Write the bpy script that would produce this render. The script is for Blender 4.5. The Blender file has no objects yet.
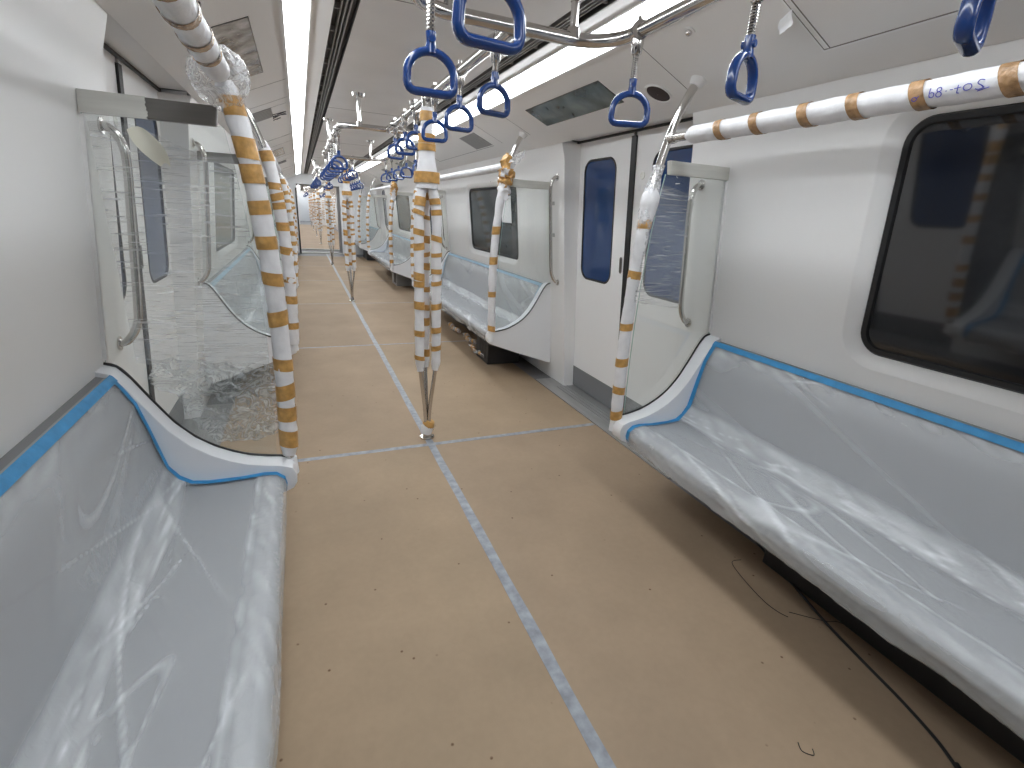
import bpy, math, random
from mathutils import Vector, Matrix, noise
from mathutils.geometry import tessellate_polygon
random.seed(7)
PI = math.pi
scene = bpy.context.scene
COL = scene.collection

# ------------------------------------------------------------------ layout
YD = 3.07          # first door centre
PER = 5.456        # distance between door centres
HP = 1.005         # door centre to glass partition
HD = .774          # half door opening
CAR0, CAR1 = -4.2, 17.2
NEXT0, NEXT1 = 18.7, 41.0
ZR = 2.091; XO = .3665
def lin(z): return 1.477 - .0996 * z      # inner lining
def dpl(z): return 1.573 - .0737 * z      # door plane

# ------------------------------------------------------------------ materials
def newmat(name):
    m = bpy.data.materials.new(name); m.use_nodes = True
    nt = m.node_tree; nt.nodes.clear()
    out = nt.nodes.new('ShaderNodeOutputMaterial')
    return m, nt, out
def N(nt, t, **kw):
    n = nt.nodes.new(t)
    for k, v in kw.items():
        if k in n.inputs.keys(): n.inputs[k].default_value = v
        else: setattr(n, k, v)
    return n
def rgba(c): return (c[0], c[1], c[2], 1)
def coords(nt, scale=(1, 1, 1)):
    tc = nt.nodes.new('ShaderNodeTexCoord'); mp = nt.nodes.new('ShaderNodeMapping')
    mp.inputs['Scale'].default_value = scale
    nt.links.new(tc.outputs['Object'], mp.inputs['Vector'])
    return mp.outputs['Vector']
def ramp(nt, fac, stops):
    r = nt.nodes.new('ShaderNodeValToRGB'); e = r.color_ramp.elements
    while len(e) < len(stops): e.new(.5)
    for i, (p, c) in enumerate(stops):
        e[i].position = p; e[i].color = rgba(c) if len(c) == 3 else c
    nt.links.new(fac, r.inputs['Fac']); return r.outputs['Color']
def basic(name, col, rough=.5, metal=0., spec=.5, bump=0., bscale=40., var=0., vscale=6., stretch=(1, 1, 1), coat=0.):
    m, nt, out = newmat(name)
    b = N(nt, 'ShaderNodeBsdfPrincipled'); b.inputs['Base Color'].default_value = rgba(col)
    b.inputs['Roughness'].default_value = rough; b.inputs['Metallic'].default_value = metal
    b.inputs['Specular IOR Level'].default_value = spec
    b.inputs['Coat Weight'].default_value = coat
    v = coords(nt, stretch)
    if var > 0:
        n = N(nt, 'ShaderNodeTexNoise', Scale=vscale, Detail=5.); nt.links.new(v, n.inputs['Vector'])
        c = ramp(nt, n.outputs['Fac'], [(.3, [x * (1 - var) for x in col]), (.7, [min(1, x * (1 + var)) for x in col])])
        nt.links.new(c, b.inputs['Base Color'])
    if bump > 0:
        n = N(nt, 'ShaderNodeTexNoise', Scale=bscale, Detail=4.); nt.links.new(v, n.inputs['Vector'])
        bp = N(nt, 'ShaderNodeBump', Strength=bump, Distance=.01); nt.links.new(n.outputs['Fac'], bp.inputs['Height'])
        nt.links.new(bp.outputs['Normal'], b.inputs['Normal'])
    nt.links.new(b.outputs[0], out.inputs[0]); return m

def lining_mat():
    m = basic('white_lining', (.87, .87, .868), .3, spec=.45, bump=.02, bscale=5); nt = m.node_tree
    b = [n for n in nt.nodes if n.type == 'BSDF_PRINCIPLED'][0]; mp = [n for n in nt.nodes if n.type == 'MAPPING'][0]
    vo = N(nt, 'ShaderNodeTexVoronoi', Scale=3.2); nt.links.new(mp.outputs[0], vo.inputs['Vector'])
    c = ramp(nt, vo.outputs['Distance'], [(.012, (.25, .25, .25)), (.022, (.87, .87, .868))]); nt.links.new(c, b.inputs['Base Color']); return m

def film_mat(name, base=.25, streak=(1, 1, 1), scale=8., rough=.18, lo=.5, hi=.75, hi_op=.8, white=(.86, .88, .9), bump=.35, bscale=30., ridged=False):
    """clear plastic film: mostly see-through, whiter where folded"""
    m, nt, out = newmat(name)
    v = coords(nt, streak)
    n = N(nt, 'ShaderNodeTexNoise', Scale=scale, Detail=4., Distortion=.6); nt.links.new(v, n.inputs['Vector'])
    f = ramp(nt, n.outputs['Fac'], [(lo, (base,) * 3), (hi, (hi_op,) * 3)] if not ridged else [(.36, (base,) * 3), (.41, (hi_op * .8,) * 3), (.45, (base * 1.3,) * 3), (.50, (hi_op,) * 3), (.545, (base,) * 3), (.60, (hi_op * .7,) * 3), (.66, (base,) * 3)])
    n2 = N(nt, 'ShaderNodeTexNoise', Scale=bscale, Detail=3., Distortion=1.2); nt.links.new(v, n2.inputs['Vector'])
    bp = N(nt, 'ShaderNodeBump', Strength=bump, Distance=.01); nt.links.new(n2.outputs['Fac'], bp.inputs['Height'])
    b = N(nt, 'ShaderNodeBsdfPrincipled', Roughness=rough); b.inputs['Base Color'].default_value = rgba(white)
    b.inputs['Specular IOR Level'].default_value = .8
    nt.links.new(bp.outputs['Normal'], b.inputs['Normal'])
    t = N(nt, 'ShaderNodeBsdfTransparent'); mx = N(nt, 'ShaderNodeMixShader')
    nt.links.new(f, mx.inputs[0]); nt.links.new(t.outputs[0], mx.inputs[1]); nt.links.new(b.outputs[0], mx.inputs[2])
    nt.links.new(mx.outputs[0], out.inputs[0]); return m

def glass_mat(name, tint=(.98, .993, .987), refl=.03):
    m, nt, out = newmat(name)
    t = N(nt, 'ShaderNodeBsdfTransparent'); t.inputs['Color'].default_value = rgba(tint)
    g = N(nt, 'ShaderNodeBsdfGlossy'); g.inputs['Roughness'].default_value = .02
    d = N(nt, 'ShaderNodeBsdfDiffuse'); d.inputs['Color'].default_value = (.75, .84, .81, 1)
    fr = N(nt, 'ShaderNodeFresnel', IOR=1.35)
    m1 = N(nt, 'ShaderNodeMixShader'); m1.inputs[0].default_value = refl
    nt.links.new(t.outputs[0], m1.inputs[1]); nt.links.new(d.outputs[0], m1.inputs[2])
    m2 = N(nt, 'ShaderNodeMixShader'); nt.links.new(fr.outputs[0], m2.inputs[0])
    nt.links.new(m1.outputs[0], m2.inputs[1]); nt.links.new(g.outputs[0], m2.inputs[2])
    nt.links.new(m2.outputs[0], out.inputs[0]); return m

def seatfilm_mat(name):
    m, nt, out = newmat(name)
    v = coords(nt, (1, 1, 1))
    at = N(nt, 'ShaderNodeAttribute', attribute_name='fold')
    n2 = N(nt, 'ShaderNodeTexNoise', Scale=26., Detail=3., Distortion=1.5); nt.links.new(v, n2.inputs['Vector'])
    bp = N(nt, 'ShaderNodeBump', Strength=.35, Distance=.01); nt.links.new(n2.outputs['Fac'], bp.inputs['Height'])
    b = N(nt, 'ShaderNodeBsdfPrincipled', Roughness=.2); b.inputs['Base Color'].default_value = (.80, .83, .86, 1)
    b.inputs['Specular IOR Level'].default_value = .9
    nt.links.new(bp.outputs['Normal'], b.inputs['Normal'])
    t = N(nt, 'ShaderNodeBsdfTransparent'); mx = N(nt, 'ShaderNodeMixShader')
    nt.links.new(at.outputs['Fac'], mx.inputs[0]); nt.links.new(t.outputs[0], mx.inputs[1]); nt.links.new(b.outputs[0], mx.inputs[2])
    nt.links.new(mx.outputs[0], out.inputs[0]); return m

def emit(name, col, s):
    m, nt, out = newmat(name); e = N(nt, 'ShaderNodeEmission', Strength=s); e.inputs['Color'].default_value = rgba(col)
    nt.links.new(e.outputs[0], out.inputs[0]); return m

def board_mat(name, col, seed):
    m, nt, out = newmat(name)
    tc = N(nt, 'ShaderNodeTexCoord'); v = tc.outputs['Object']
    b = N(nt, 'ShaderNodeBsdfPrincipled', Roughness=.62); b.inputs['Specular IOR Level'].default_value = .3
    n1 = N(nt, 'ShaderNodeTexNoise', noise_dimensions='4D', Scale=1.7, Detail=6., Roughness=.6, W=seed)
    n2 = N(nt, 'ShaderNodeTexNoise', noise_dimensions='4D', Scale=38., Detail=3., W=seed)
    n3 = N(nt, 'ShaderNodeTexNoise', noise_dimensions='4D', Scale=9., Detail=2., W=seed)
    vo = N(nt, 'ShaderNodeTexVoronoi', voronoi_dimensions='2D', Scale=7.5, Randomness=1.)
    for n in (n1, n2, n3, vo): nt.links.new(v, n.inputs['Vector'])
    c1 = ramp(nt, n1.outputs['Fac'], [(.3, [x * .86 for x in col]), (.72, [x * 1.12 for x in col])])
    c2 = ramp(nt, n2.outputs['Fac'], [(.35, (.975,) * 3), (.65, (1.015,) * 3)])
    mx = N(nt, 'ShaderNodeMix', data_type='RGBA', blend_type='MULTIPLY'); mx.inputs[0].default_value = 1
    nt.links.new(c1, mx.inputs[6]); nt.links.new(c2, mx.inputs[7])
    # small dark specks of dirt
    sp = ramp(nt, vo.outputs['Distance'], [(.02, (.36, .26, .19)), (.048, (1, 1, 1))])
    gate = ramp(nt, n3.outputs['Fac'], [(.56, (0, 0, 0)), (.62, (1, 1, 1))])
    m2 = N(nt, 'ShaderNodeMix', data_type='RGBA', blend_type='MULTIPLY')
    nt.links.new(gate, m2.inputs[0]); nt.links.new(mx.outputs[2], m2.inputs[6]); nt.links.new(sp, m2.inputs[7])
    nt.links.new(m2.outputs[2], b.inputs['Base Color'])
    bp = N(nt, 'ShaderNodeBump', Strength=.02, Distance=.01); nt.links.new(n2.outputs['Fac'], bp.inputs['Height'])
    nt.links.new(bp.outputs['Normal'], b.inputs['Normal'])
    nt.links.new(b.outputs[0], out.inputs[0]); return m

M = dict(
    lining=lining_mat(),
    wing=basic('white_moulding', (.86, .875, .90), .35),
    ceil=basic('grey_white_ceiling', (.80, .785, .775), .5, bump=.02, bscale=3, var=.05, vscale=2),
    cove=basic('cove_panel', (.84, .825, .81), .42),
    flange=basic('lamp_flange', (.82, .81, .80), .3),
    black=basic('black_rubber', (.012, .012, .013), .45),
    slot=basic('dark_slot', (.035, .033, .032), .6),
    fin=basic('slot_fin', (.30, .29, .28), .45),
    seamw=basic('white_edge', (.9, .9, .9), .4),
    seamd=basic('panel_gap', (.22, .20, .19), .6),
    door=basic('white_door', (.90, .905, .91), .35),
    skirt=basic('grey_kick_plate', (.22, .225, .235), .4),
    sill=basic('aluminium_sill', (.45, .45, .45), .38, metal=.6, var=.1, stretch=(3, .3, 3)),
    chrome=basic('stainless_tube', (.62, .60, .58), .16, metal=1.),
    steel=basic('brushed_steel', (.24, .23, .22), .35, metal=.85, var=.08, vscale=4, stretch=(1, 1, 14)),
    steelfilm=basic('steel_under_film', (.70, .70, .66), .3, metal=.15, var=.08, vscale=4, stretch=(1, 1, 14)),
    blue=basic('blue_plastic', (.011, .048, .20), .22, coat=.4),
    wrap=basic('white_foam_wrap', (.80, .80, .82), .38, bump=.5, bscale=28, var=.06, vscale=20),
    brown=basic('brown_packing_tape', (.53, .30, .095), .3, bump=.4, bscale=45, var=.28, vscale=30),
    brown2=basic('brown_tape_under_film', (.40, .24, .12), .25, bump=.5, bscale=60, var=.35, vscale=40),
    bluetape=basic('blue_masking_tape', (.035, .27, .56), .5, var=.12, vscale=25, bump=.2),
    paletape=basic('pale_blue_tape', (.30, .47, .62), .5, var=.1, vscale=25),
    seat=basic('grey_seat', (.37, .38, .395), .45),
    seattrim=basic('seat_trim_grey', (.22, .22, .22), .5),
    floor=basic('grey_rubber_floor', (.20, .20, .21), .5),
    tape=basic('silver_floor_tape', (.28, .30, .335), .38, var=.28, vscale=22, stretch=(1, 1, 1)),
    tape2=basic('dull_floor_tape', (.32, .305, .29), .45, var=.15, vscale=18),
    winblue=basic('blue_tinted_pane', (.018, .055, .17), .06, spec=.7),
    windark=basic('dark_pane', (.018, .019, .021), .05, spec=1.),
    winrefl=basic('grey_reflection_pane', (.045, .055, .06), .1, spec=.55, var=.6, vscale=4),  # grey mottling is the interior's reflection, painted into the pane colour
    box=basic('dark_equipment', (.03, .03, .032), .5),
    boxg=basic('grey_equipment', (.30, .30, .30), .5),
    cable=basic('black_cable', (.01, .01, .01), .5),
    paper=basic('white_paper', (.85, .86, .88), .7),
    ink=basic('blue_marker_ink', (.05, .06, .45), .5),
    inkd=basic('dark_marker_ink', (.03, .03, .05), .5),
    dark=basic('speaker_mesh', (.045, .03, .03), .7),
    screen=basic('screen_glass', (.10, .125, .12), .08, spec=.7, var=.7, vscale=5),
    screenrefl=basic('wrapped_screen_reflections', (.34, .34, .34), .12, var=.8, vscale=9, bump=1., bscale=8, metal=.3),  # strong light and dark patches are reflections painted into the colour
    edge=basic('glass_edge', (.35, .52, .47), .2),
    gang=basic('gangway_grey', (.30, .31, .33), .55),
    glass=glass_mat('partition_glass'),
    film=seatfilm_mat('seat_film'),
    stretch=film_mat('stretch_film', base=.17, scale=7., streak=(1.0, 1, 24), lo=.54, hi=.74, hi_op=.62, bump=.3, rough=.12),
    crumple=film_mat('crumpled_film', base=.15, scale=9, ridged=True, streak=(1, 1, 1.6), hi_op=.72, bump=1., bscale=22, rough=.06, white=(.92,.93,.95)),
    lamp=emit('lamp_diffuser', (.93, .97, 1.0), 12.0),
)

# ------------------------------------------------------------------ mesh building
class MB:
    def __init__(s): s.v = []; s.f = []; s.mi = []; s.cur = 0
    def add(s, vs, fs):
        o = len(s.v); s.v += [tuple(p) for p in vs]; s.f += [tuple(i + o for i in f) for f in fs]; s.mi += [s.cur] * len(fs)
        return s
    def box(s, x0, x1, y0, y1, z0, z1):
        x0, x1 = sorted((x0, x1)); y0, y1 = sorted((y0, y1)); z0, z1 = sorted((z0, z1))
        return s.add([(x0, y0, z0), (x1, y0, z0), (x1, y1, z0), (x0, y1, z0), (x0, y0, z1), (x1, y0, z1), (x1, y1, z1), (x0, y1, z1)],
                     [(3, 2, 1, 0), (4, 5, 6, 7), (0, 1, 5, 4), (1, 2, 6, 5), (2, 3, 7, 6), (3, 0, 4, 7)])
    def tube(s, path, r, n=12, cap=True, closed=False, ell=None):
        """r: radius or list; ell=(a,b) elliptical section scale along (side, up)"""
        P = [Vector(p) for p in path]; m = len(P)
        rs = r if isinstance(r, (list, tuple)) else [r] * m
        T = []
        for i in range(m):
            if closed: t = P[(i + 1) % m] - P[(i - 1) % m]
            else: t = P[min(i + 1, m - 1)] - P[max(i - 1, 0)]
            T.append(t.normalized())
        ref = Vector((0, 0, 1)) if abs(T[0].z) < .9 else Vector((0, 1, 0))
        if ell: ref = Vector((0, 1, 0))
        u = T[0].cross(ref).normalized(); vs = []
        for i in range(m):
            if ell: u = T[i].cross(Vector((0, 1, 0))).normalized()
            else:
                u = (u - T[i] * u.dot(T[i])).normalized()
            w = T[i].cross(u).normalized()
            a, b = ell if ell else (1, 1)
            for k in range(n):
                an = 2 * PI * k / n
                vs.append(P[i] + (u * math.cos(an) * a + w * math.sin(an) * b) * rs[i])
        fs = []
        for i in range(m if closed else m - 1):
            j = (i + 1) % m
            for k in range(n):
                l = (k + 1) % n
                fs.append((i * n + k, i * n + l, j * n + l, j * n + k))
        if cap and not closed:
            fs.append(tuple(range(n))[::-1]); fs.append(tuple((m - 1) * n + k for k in range(n)))
        return s.add(vs, fs)
    def prism(s, poly, axis, a, b):
        """poly: 2D outline; axis 'y': (x,z) outline extruded y a..b ; 'x': (y,z) ; 'z': (x,y)"""
        n = len(poly)
        def mk(p, t):
            if axis == 'y': return (p[0], t, p[1])
            if axis == 'x': return (t, p[0], p[1])
            return (p[0], p[1], t)
        vs = [mk(p, a) for p in poly] + [mk(p, b) for p in poly]
        tri = tessellate_polygon([[Vector((p[0], p[1], 0)) for p in poly]])
        fs = [tuple(t) for t in tri] + [tuple(i + n for i in t[::-1]) for t in tri]
        fs += [(i, (i + 1) % n, (i + 1) % n + n, i + n) for i in range(n)]
        return s.add(vs, fs)
    def grid(s, fn, nu, nv):
        vs = [fn(i / nu, j / nv) for j in range(nv + 1) for i in range(nu + 1)]
        w = nu + 1
        return s.add(vs, [(j * w + i, j * w + i + 1, (j + 1) * w + i + 1, (j + 1) * w + i) for j in range(nv) for i in range(nu)])
    def strip(s, prof, y0, y1, thick=None):
        """open profile (x,z) swept along y"""
        n = len(prof)
        return s.add([(x, y0, z) for x, z in prof] + [(x, y1, z) for x, z in prof], [(i, i + 1, n + i + 1, n + i) for i in range(n - 1)])
    def loops(s, L, closed=True):
        """bridge successive loops of equal length"""
        n = len(L[0]); vs = [p for l in L for p in l]; fs = []
        for a in range(len(L) - 1):
            for i in range(n if closed else n - 1):
                j = (i + 1) % n; fs.append((a * n + i, a * n + j, (a + 1) * n + j, (a + 1) * n + i))
        return s.add(vs, fs)
    def build(s, name, mat, parent=None, origin=(0, 0, 0), sharp=.6, mods=None):
        me = bpy.data.meshes.new(name)
        ox, oy, oz = origin
        me.from_pydata([(x - ox, y - oy, z - oz) for x, y, z in s.v], [], s.f)
        mats = mat if isinstance(mat, (list, tuple)) else [mat]
        for mm in mats: me.materials.append(mm)
        if len(mats) > 1: me.polygons.foreach_set('material_index', s.mi)
        me.validate()
        import bmesh
        bm = bmesh.new(); bm.from_mesh(me); bmesh.ops.recalc_face_normals(bm, faces=bm.faces); bm.to_mesh(me); bm.free()
        me.polygons.foreach_set('use_smooth', [True] * len(me.polygons)); me.set_sharp_from_angle(angle=sharp)
        o = bpy.data.objects.new(name, me); COL.objects.link(o)
        if parent is not None: o.parent = parent
        else: o.location = origin
        return o

def bevel(o, w=.006, seg=2):
    m = o.modifiers.new('b', 'BEVEL'); m.width = w; m.segments = seg; m.limit_method = 'ANGLE'; m.angle_limit = .6; return o
def tag(o, label, cat, group=None, kind=None):
    o['label'] = label; o['category'] = cat
    if group: o['group'] = group
    if kind: o['kind'] = kind
    return o
def struct(o, label=None):
    o['kind'] = 'structure'
    if label: o['label'] = label
    return o
def thing(name, label, cat, loc=(0, 0, 0), group=None):
    o = bpy.data.objects.new(name, None); COL.objects.link(o); o.location = loc; o.empty_display_size = .1
    return tag(o, label, cat, group)
def dup(src, dy=0, label=None, group=None, loc=None, rz=None, skip=()):
    r = src.copy(); COL.objects.link(r)
    r.location = loc if loc else (src.location.x, src.location.y + dy, src.location.z)
    if rz is not None: r.rotation_euler = (0, 0, rz)
    if label: r['label'] = label
    if group: r['group'] = group
    def rec(a, b):
        for ch in [c for c in ALLKIDS(a)]:
            if ch.name.split('.')[0] in skip: continue
            c = ch.copy(); COL.objects.link(c); c.parent = b; rec(ch, c)
    rec(src, r); return r
def ALLKIDS(o): return [c for c in COL.objects if c.parent == o]
def sm(a, b, t):
    t = max(0, min(1, (t - a) / (b - a))); return t * t * (3 - 2 * t)
def catmull(P, k=6):
    P = [Vector(p) for p in P]; out = []
    for i in range(len(P) - 1):
        p0, p1, p2, p3 = P[max(i - 1, 0)], P[i], P[i + 1], P[min(i + 2, len(P) - 1)]
        for j in range(k):
            t = j / k
            out.append(.5 * ((2 * p1) + (-p0 + p2) * t + (2 * p0 - 5 * p1 + 4 * p2 - p3) * t * t + (-p0 + 3 * p1 - 3 * p2 + p3) * t ** 3))
    out.append(P[-1]); return out
def rrect(u0, u1, v0, v1, r, n=8):
    out = []
    for cx, cy, a0 in ((u1 - r, v1 - r, 0), (u0 + r, v1 - r, PI / 2), (u0 + r, v0 + r, PI), (u1 - r, v0 + r, 1.5 * PI)):
        for i in range(n + 1):
            a = a0 + PI / 2 * i / n; out.append((cx + r * math.cos(a), cy + r * math.sin(a)))
    return out

SIDE = {-1: 'left', 1: 'right'}
# ------------------------------------------------------------------ shell
mb = MB().box(-1.75, 1.75, CAR0, NEXT1 + 8, -.12, -.006)
struct(mb.build('floor', M['floor']))

# roof shell / centre ceiling
def ceiling(y0, y1):
    mb = MB().box(-.402, .402, y0, y1, 2.318, 2.36)
    for k in range(int((y1 - y0) / 2.728)):
        yy = y0 + 1.2 + k * 2.728
        mb.cur = 1; mb.box(-.40, .40, yy, yy + .004, 2.3165, 2.33); mb.cur = 0
    return mb.build('ceiling', [M['ceil'], M['seamd']])
struct(ceiling(CAR0, CAR1)); struct(ceiling(NEXT0, NEXT1))

tn = 0
def trim(mb, mat, label=None):
    global tn; tn += 1
    o = mb.build('trim_%d' % tn, mat); struct(o, label); return o
for s in (-1, 1):
    for (y0, y1) in ((CAR0, CAR1), (NEXT0, NEXT1)):
        # air slot: dark channel with lengthwise fins
        mb = MB(); mb.box(s * .40, s * .502, y0, y1, 2.345, 2.37)
        mb.box(s * .40, s * .405, y0, y1, 2.318, 2.35); mb.box(s * .497, s * .502, y0, y1, 2.316, 2.35)
        mb.cur = 1
        for xx in (.428, .447, .466): mb.box(s * xx, s * (xx + .007), y0, y1, 2.319, 2.345)
        k = y0 + .3
        while k < y1 and y0 < 10:
            mb.box(s * .474, s * .496, k, k + .012, 2.322, 2.345); k += .33
        trim(mb, [M['slot'], M['fin']], 'dark air slot with lengthwise fins')
        # lamp flanges
        mb = MB()
        mb.prism([(s * .502, 2.312), (s * .594, 2.318), (s * .594, 2.34), (s * .502, 2.34)], 'y', y0, y1)
        mb.prism([(s * .588, 2.309), (s * .596, 2.309), (s * .596, 2.34), (s * .588, 2.34)], 'y', y0, y1)
        mb.prism([(s * .706, 2.262), (s * .722, 2.256), (s * .722, 2.31), (s * .706, 2.31)], 'y', y0, y1)
        trim(mb, M['flange'], 'white lamp flange')
        # cove panel
        mb = MB()
        cp = [(.718, 2.268), (1.06, 2.118), (1.10, 2.102), (1.245, 2.060), (1.252, 2.066), (1.26, 2.30), (.72, 2.36)]
        mb.prism([(s * x, z) for x, z in cp], 'y', y0, y1)
        trim(mb, M['cove'], 'sloping cove panel')
CS = (2.118 - 2.268) / (1.06 - .718)
def cz(x): return 2.268 + CS * (x - .718)     # underside of the cove at |x|
def covequad(mb, s, x0, x1, y0, y1, d=.0015, t=.004):
    """thin slab lying on the cove's underside"""
    n = Vector((CS, 0, -1)).normalized()      # pointing down into the room (right side)
    a = [(x0, cz(x0)), (x1, cz(x1))]
    pts = [(a[0][0] - n.x * -d, a[0][1] + n.z * d), (a[1][0] - n.x * -d, a[1][1] + n.z * d),
           (a[1][0], a[1][1] + t), (a[0][0], a[0][1] + t)]
    mb.prism([(s * p[0], p[1]) for p in pts], 'y', y0, y1)
# panel joints on the coves
for s in (-1, 1):
    mb = MB()
    for base in (-PER, 0, PER, 2 * PER):
        for yy in (2.17, 4.0, 4.62, 6.9):
            mb.cur = 0; covequad(mb, s, .725, 1.06 if yy != 4.62 else 1.06, yy + base, yy + base + .004, .001)
            mb.cur = 1; covequad(mb, s, .725, 1.06 if yy != 4.62 else 1.06, yy + base + .004, yy + base + .009, .001)
        # hatch outline
        for (x0, x1, ya, yb) in ((.74, 1.07, 1.47, 1.476), (1.064, 1.07, -.6, 1.476), (.74, 1.07, -.6, -.594)):
            mb.cur = 1; covequad(mb, s, x0, x1, ya + base, yb + base, .0012)
            mb.cur = 0; covequad(mb, s, x0 - .004 if x1 - x0 < .1 else x0, x1 - .004, ya + base - .003, yb + base - .003, .0008)
    trim(mb, [M['seamd'], M['seamw']], 'cove panel joints')

# ---- side walls : bay lining with window holes, door pockets
def bay_lining(mb, s, y0, y1, wins):
    """planar lining z 0..1.95 with holes, then the bend to the cove"""
    zt = 1.94
    outer = [(y0, 0.0), (y1, 0.0), (y1, zt), (y0, zt)]
    polys = [[Vector((a, b, 0)) for a, b in outer]]
    flat = list(outer)
    for (a, b, c, d) in wins:
        h = rrect(a - .055, b + .055, c - .055, d + .055, .15)[::-1]
        polys.append([Vector((p[0], p[1], 0)) for p in h]); flat += h
    tri = tessellate_polygon(polys)
    mb.add([(s * lin(z), y, z) for y, z in flat], [tuple(t) for t in tri])
    for (a, b, c, d) in wins:
        L = []
        for o_, dx in ((.055, 0), (.045, .003), (.02, .018), (.004, .028), (-.002, .034), (-.002, .06)):
            r = .095 + o_
            L.append([(s * (lin(z) + dx), y, z) for y, z in rrect(a - o_, b + o_, c - o_, d + o_, r)])
        mb.loops(L)
    prof = [(lin(1.94), 1.94), (lin(1.95) - .001, 1.955), (lin(1.96) - .004, 1.97), (1.250, 2.066)]
    mb.strip([(s * x, z) for x, z in prof], y0, y1)
    # return faces at the door jambs
    for yy in (y0, y1):
        pr = [(lin(0), 0.0), (lin(1.94), 1.94), (lin(1.96) - .004, 1.97), (1.250, 2.066), (1.65, 2.066), (1.65, 0.0)]
        tri = tessellate_polygon([[Vector((p[0], p[1], 0)) for p in pr]])
        mb.add([(s * x, yy, z) for x, z in pr], [tuple(t) for t in tri])
wn = 0; dn = 0
def window(s, a, b, c, d, glass, label):
    global wn; wn += 1
    mb = MB(); L = []
    for o_, dx in ((.0, .034), (-.008, .024), (-.026, .026), (-.03, .034), (-.03, .05)):
        L.append([(s * (lin(z) + dx), y, z) for y, z in rrect(a - o_, b + o_, c - o_, d + o_, .095 + o_)])
    mb.loops(L)
    w = mb.build('window_%d' % wn, M['black'], None); struct(w, label)
    mb = MB(); poly = rrect(a + .025, b - .025, c + .025, d - .025, .075)
    tri = tessellate_polygon([[Vector((p[0], p[1], 0)) for p in poly]]); n = len(poly)
    mb.add([(s * (lin(z) + .036), y, z) for y, z in poly] + [(s * (lin(z) + .046), y, z) for y, z in poly],
           [tuple(t) for t in tri] + [tuple(i + n for i in t[::-1]) for t in tri] + [(i, (i + 1) % n, (i + 1) % n + n, i + n) for i in range(n)])
    g = mb.build('window_pane', M[glass], w)
    return w
JW = .735   # lining ends this far from a door centre
doors_main = [YD - PER, YD, YD + PER, YD + 2 * PER]
WZ = {0: (1.045, 1.905), 1: (1.05, 1.79), 2: (1.05, 1.79), 3: (1.05, 1.79)}
for s in (-1, 1):
    mb = MB()
    bays = [(YD - PER + JW, YD - JW, 0), (YD + JW, YD + PER - JW, 1), (YD + PER + JW, YD + 2 * PER - JW, 2), (YD + 2 * PER + JW, CAR1, 3)]
    for (a, b, k) in bays:
        if k < 3:
            c = (a + b) / 2; half = .93 if k else .935
            if k == 0: c = .34
            if k == 1: c = 5.66; half = .80
            if k == 2: c = 11.14; half = .80
            bay_lining(mb, s, a, b, [(c - half, c + half) + WZ[k]])
            nm = {0: 'nearest to the camera', 1: 'in the second seating bay', 2: 'in the third seating bay'}[k]
            window(s, c - half, c + half, WZ[k][0], WZ[k][1], 'windark' if k == 0 else 'winrefl', 'dark rounded train window in %s wall %s' % (SIDE[s], nm))
        else: bay_lining(mb, s, a, b, [])
    # rear piece behind the camera and header over doors
    bay_lining(mb, s, CAR0, YD - PER - JW, [])
    for dc in doors_main:
        mb.strip([(s * 1.246, 2.064), (s * 1.252, 2.088), (s * 1.425, 2.088), (s * 1.43, 2.2)], dc - JW, dc + JW)
        # jamb returns and kick area
        for q in (-1, 1):
            ye = dc + q * JW; yi = dc + q * (HD)
            mb.add([(s * lin(0), ye, 0), (s * dpl(0), yi, 0), (s * dpl(2.085), yi, 2.085), (s * lin(2.085), ye, 2.085)], [(0, 1, 2, 3)])
    w = mb.build('wall_' + SIDE[s], M['lining'], sharp=.45); struct(w, 'glossy white lining of the %s side wall' % SIDE[s])
    # outer skin keeps the world out
# car beyond: simple lining with windows, same section
for s in (-1, 1):
    mb = MB(); y = NEXT0
    dcs = [21.4 + PER * k for k in range(4)]
    edges = [NEXT0] + [e for d_ in dcs for e in (d_ - JW, d_ + JW)] + [NEXT1]
    for i in range(0, len(edges), 2):
        bay_lining(mb, s, edges[i], edges[i + 1], [])
    for d_ in dcs:
        mb.strip([(s * 1.246, 2.064), (s * 1.252, 2.088), (s * 1.425, 2.088), (s * 1.43, 2.2)], d_ - JW, d_ + JW)
        mb.strip([(s * dpl(0), 0), (s * dpl(2.2), 2.2)], d_ - JW, d_ + JW)
    trim(mb, M['lining'], 'side lining of the next car')
# outer shells (roof and skin) so no daylight comes in
mb = MB().box(-1.75, 1.75, CAR0, NEXT1 + 8, 2.40, 2.46)
struct(mb.build('ceiling', M['gang']))
for s in (-1, 1):
    mb = MB().box(s * 1.66, s * 1.75, CAR0, NEXT1 + 8, -.1, 2.45)
    trim(mb, M['gang'], 'outer body side')

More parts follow.
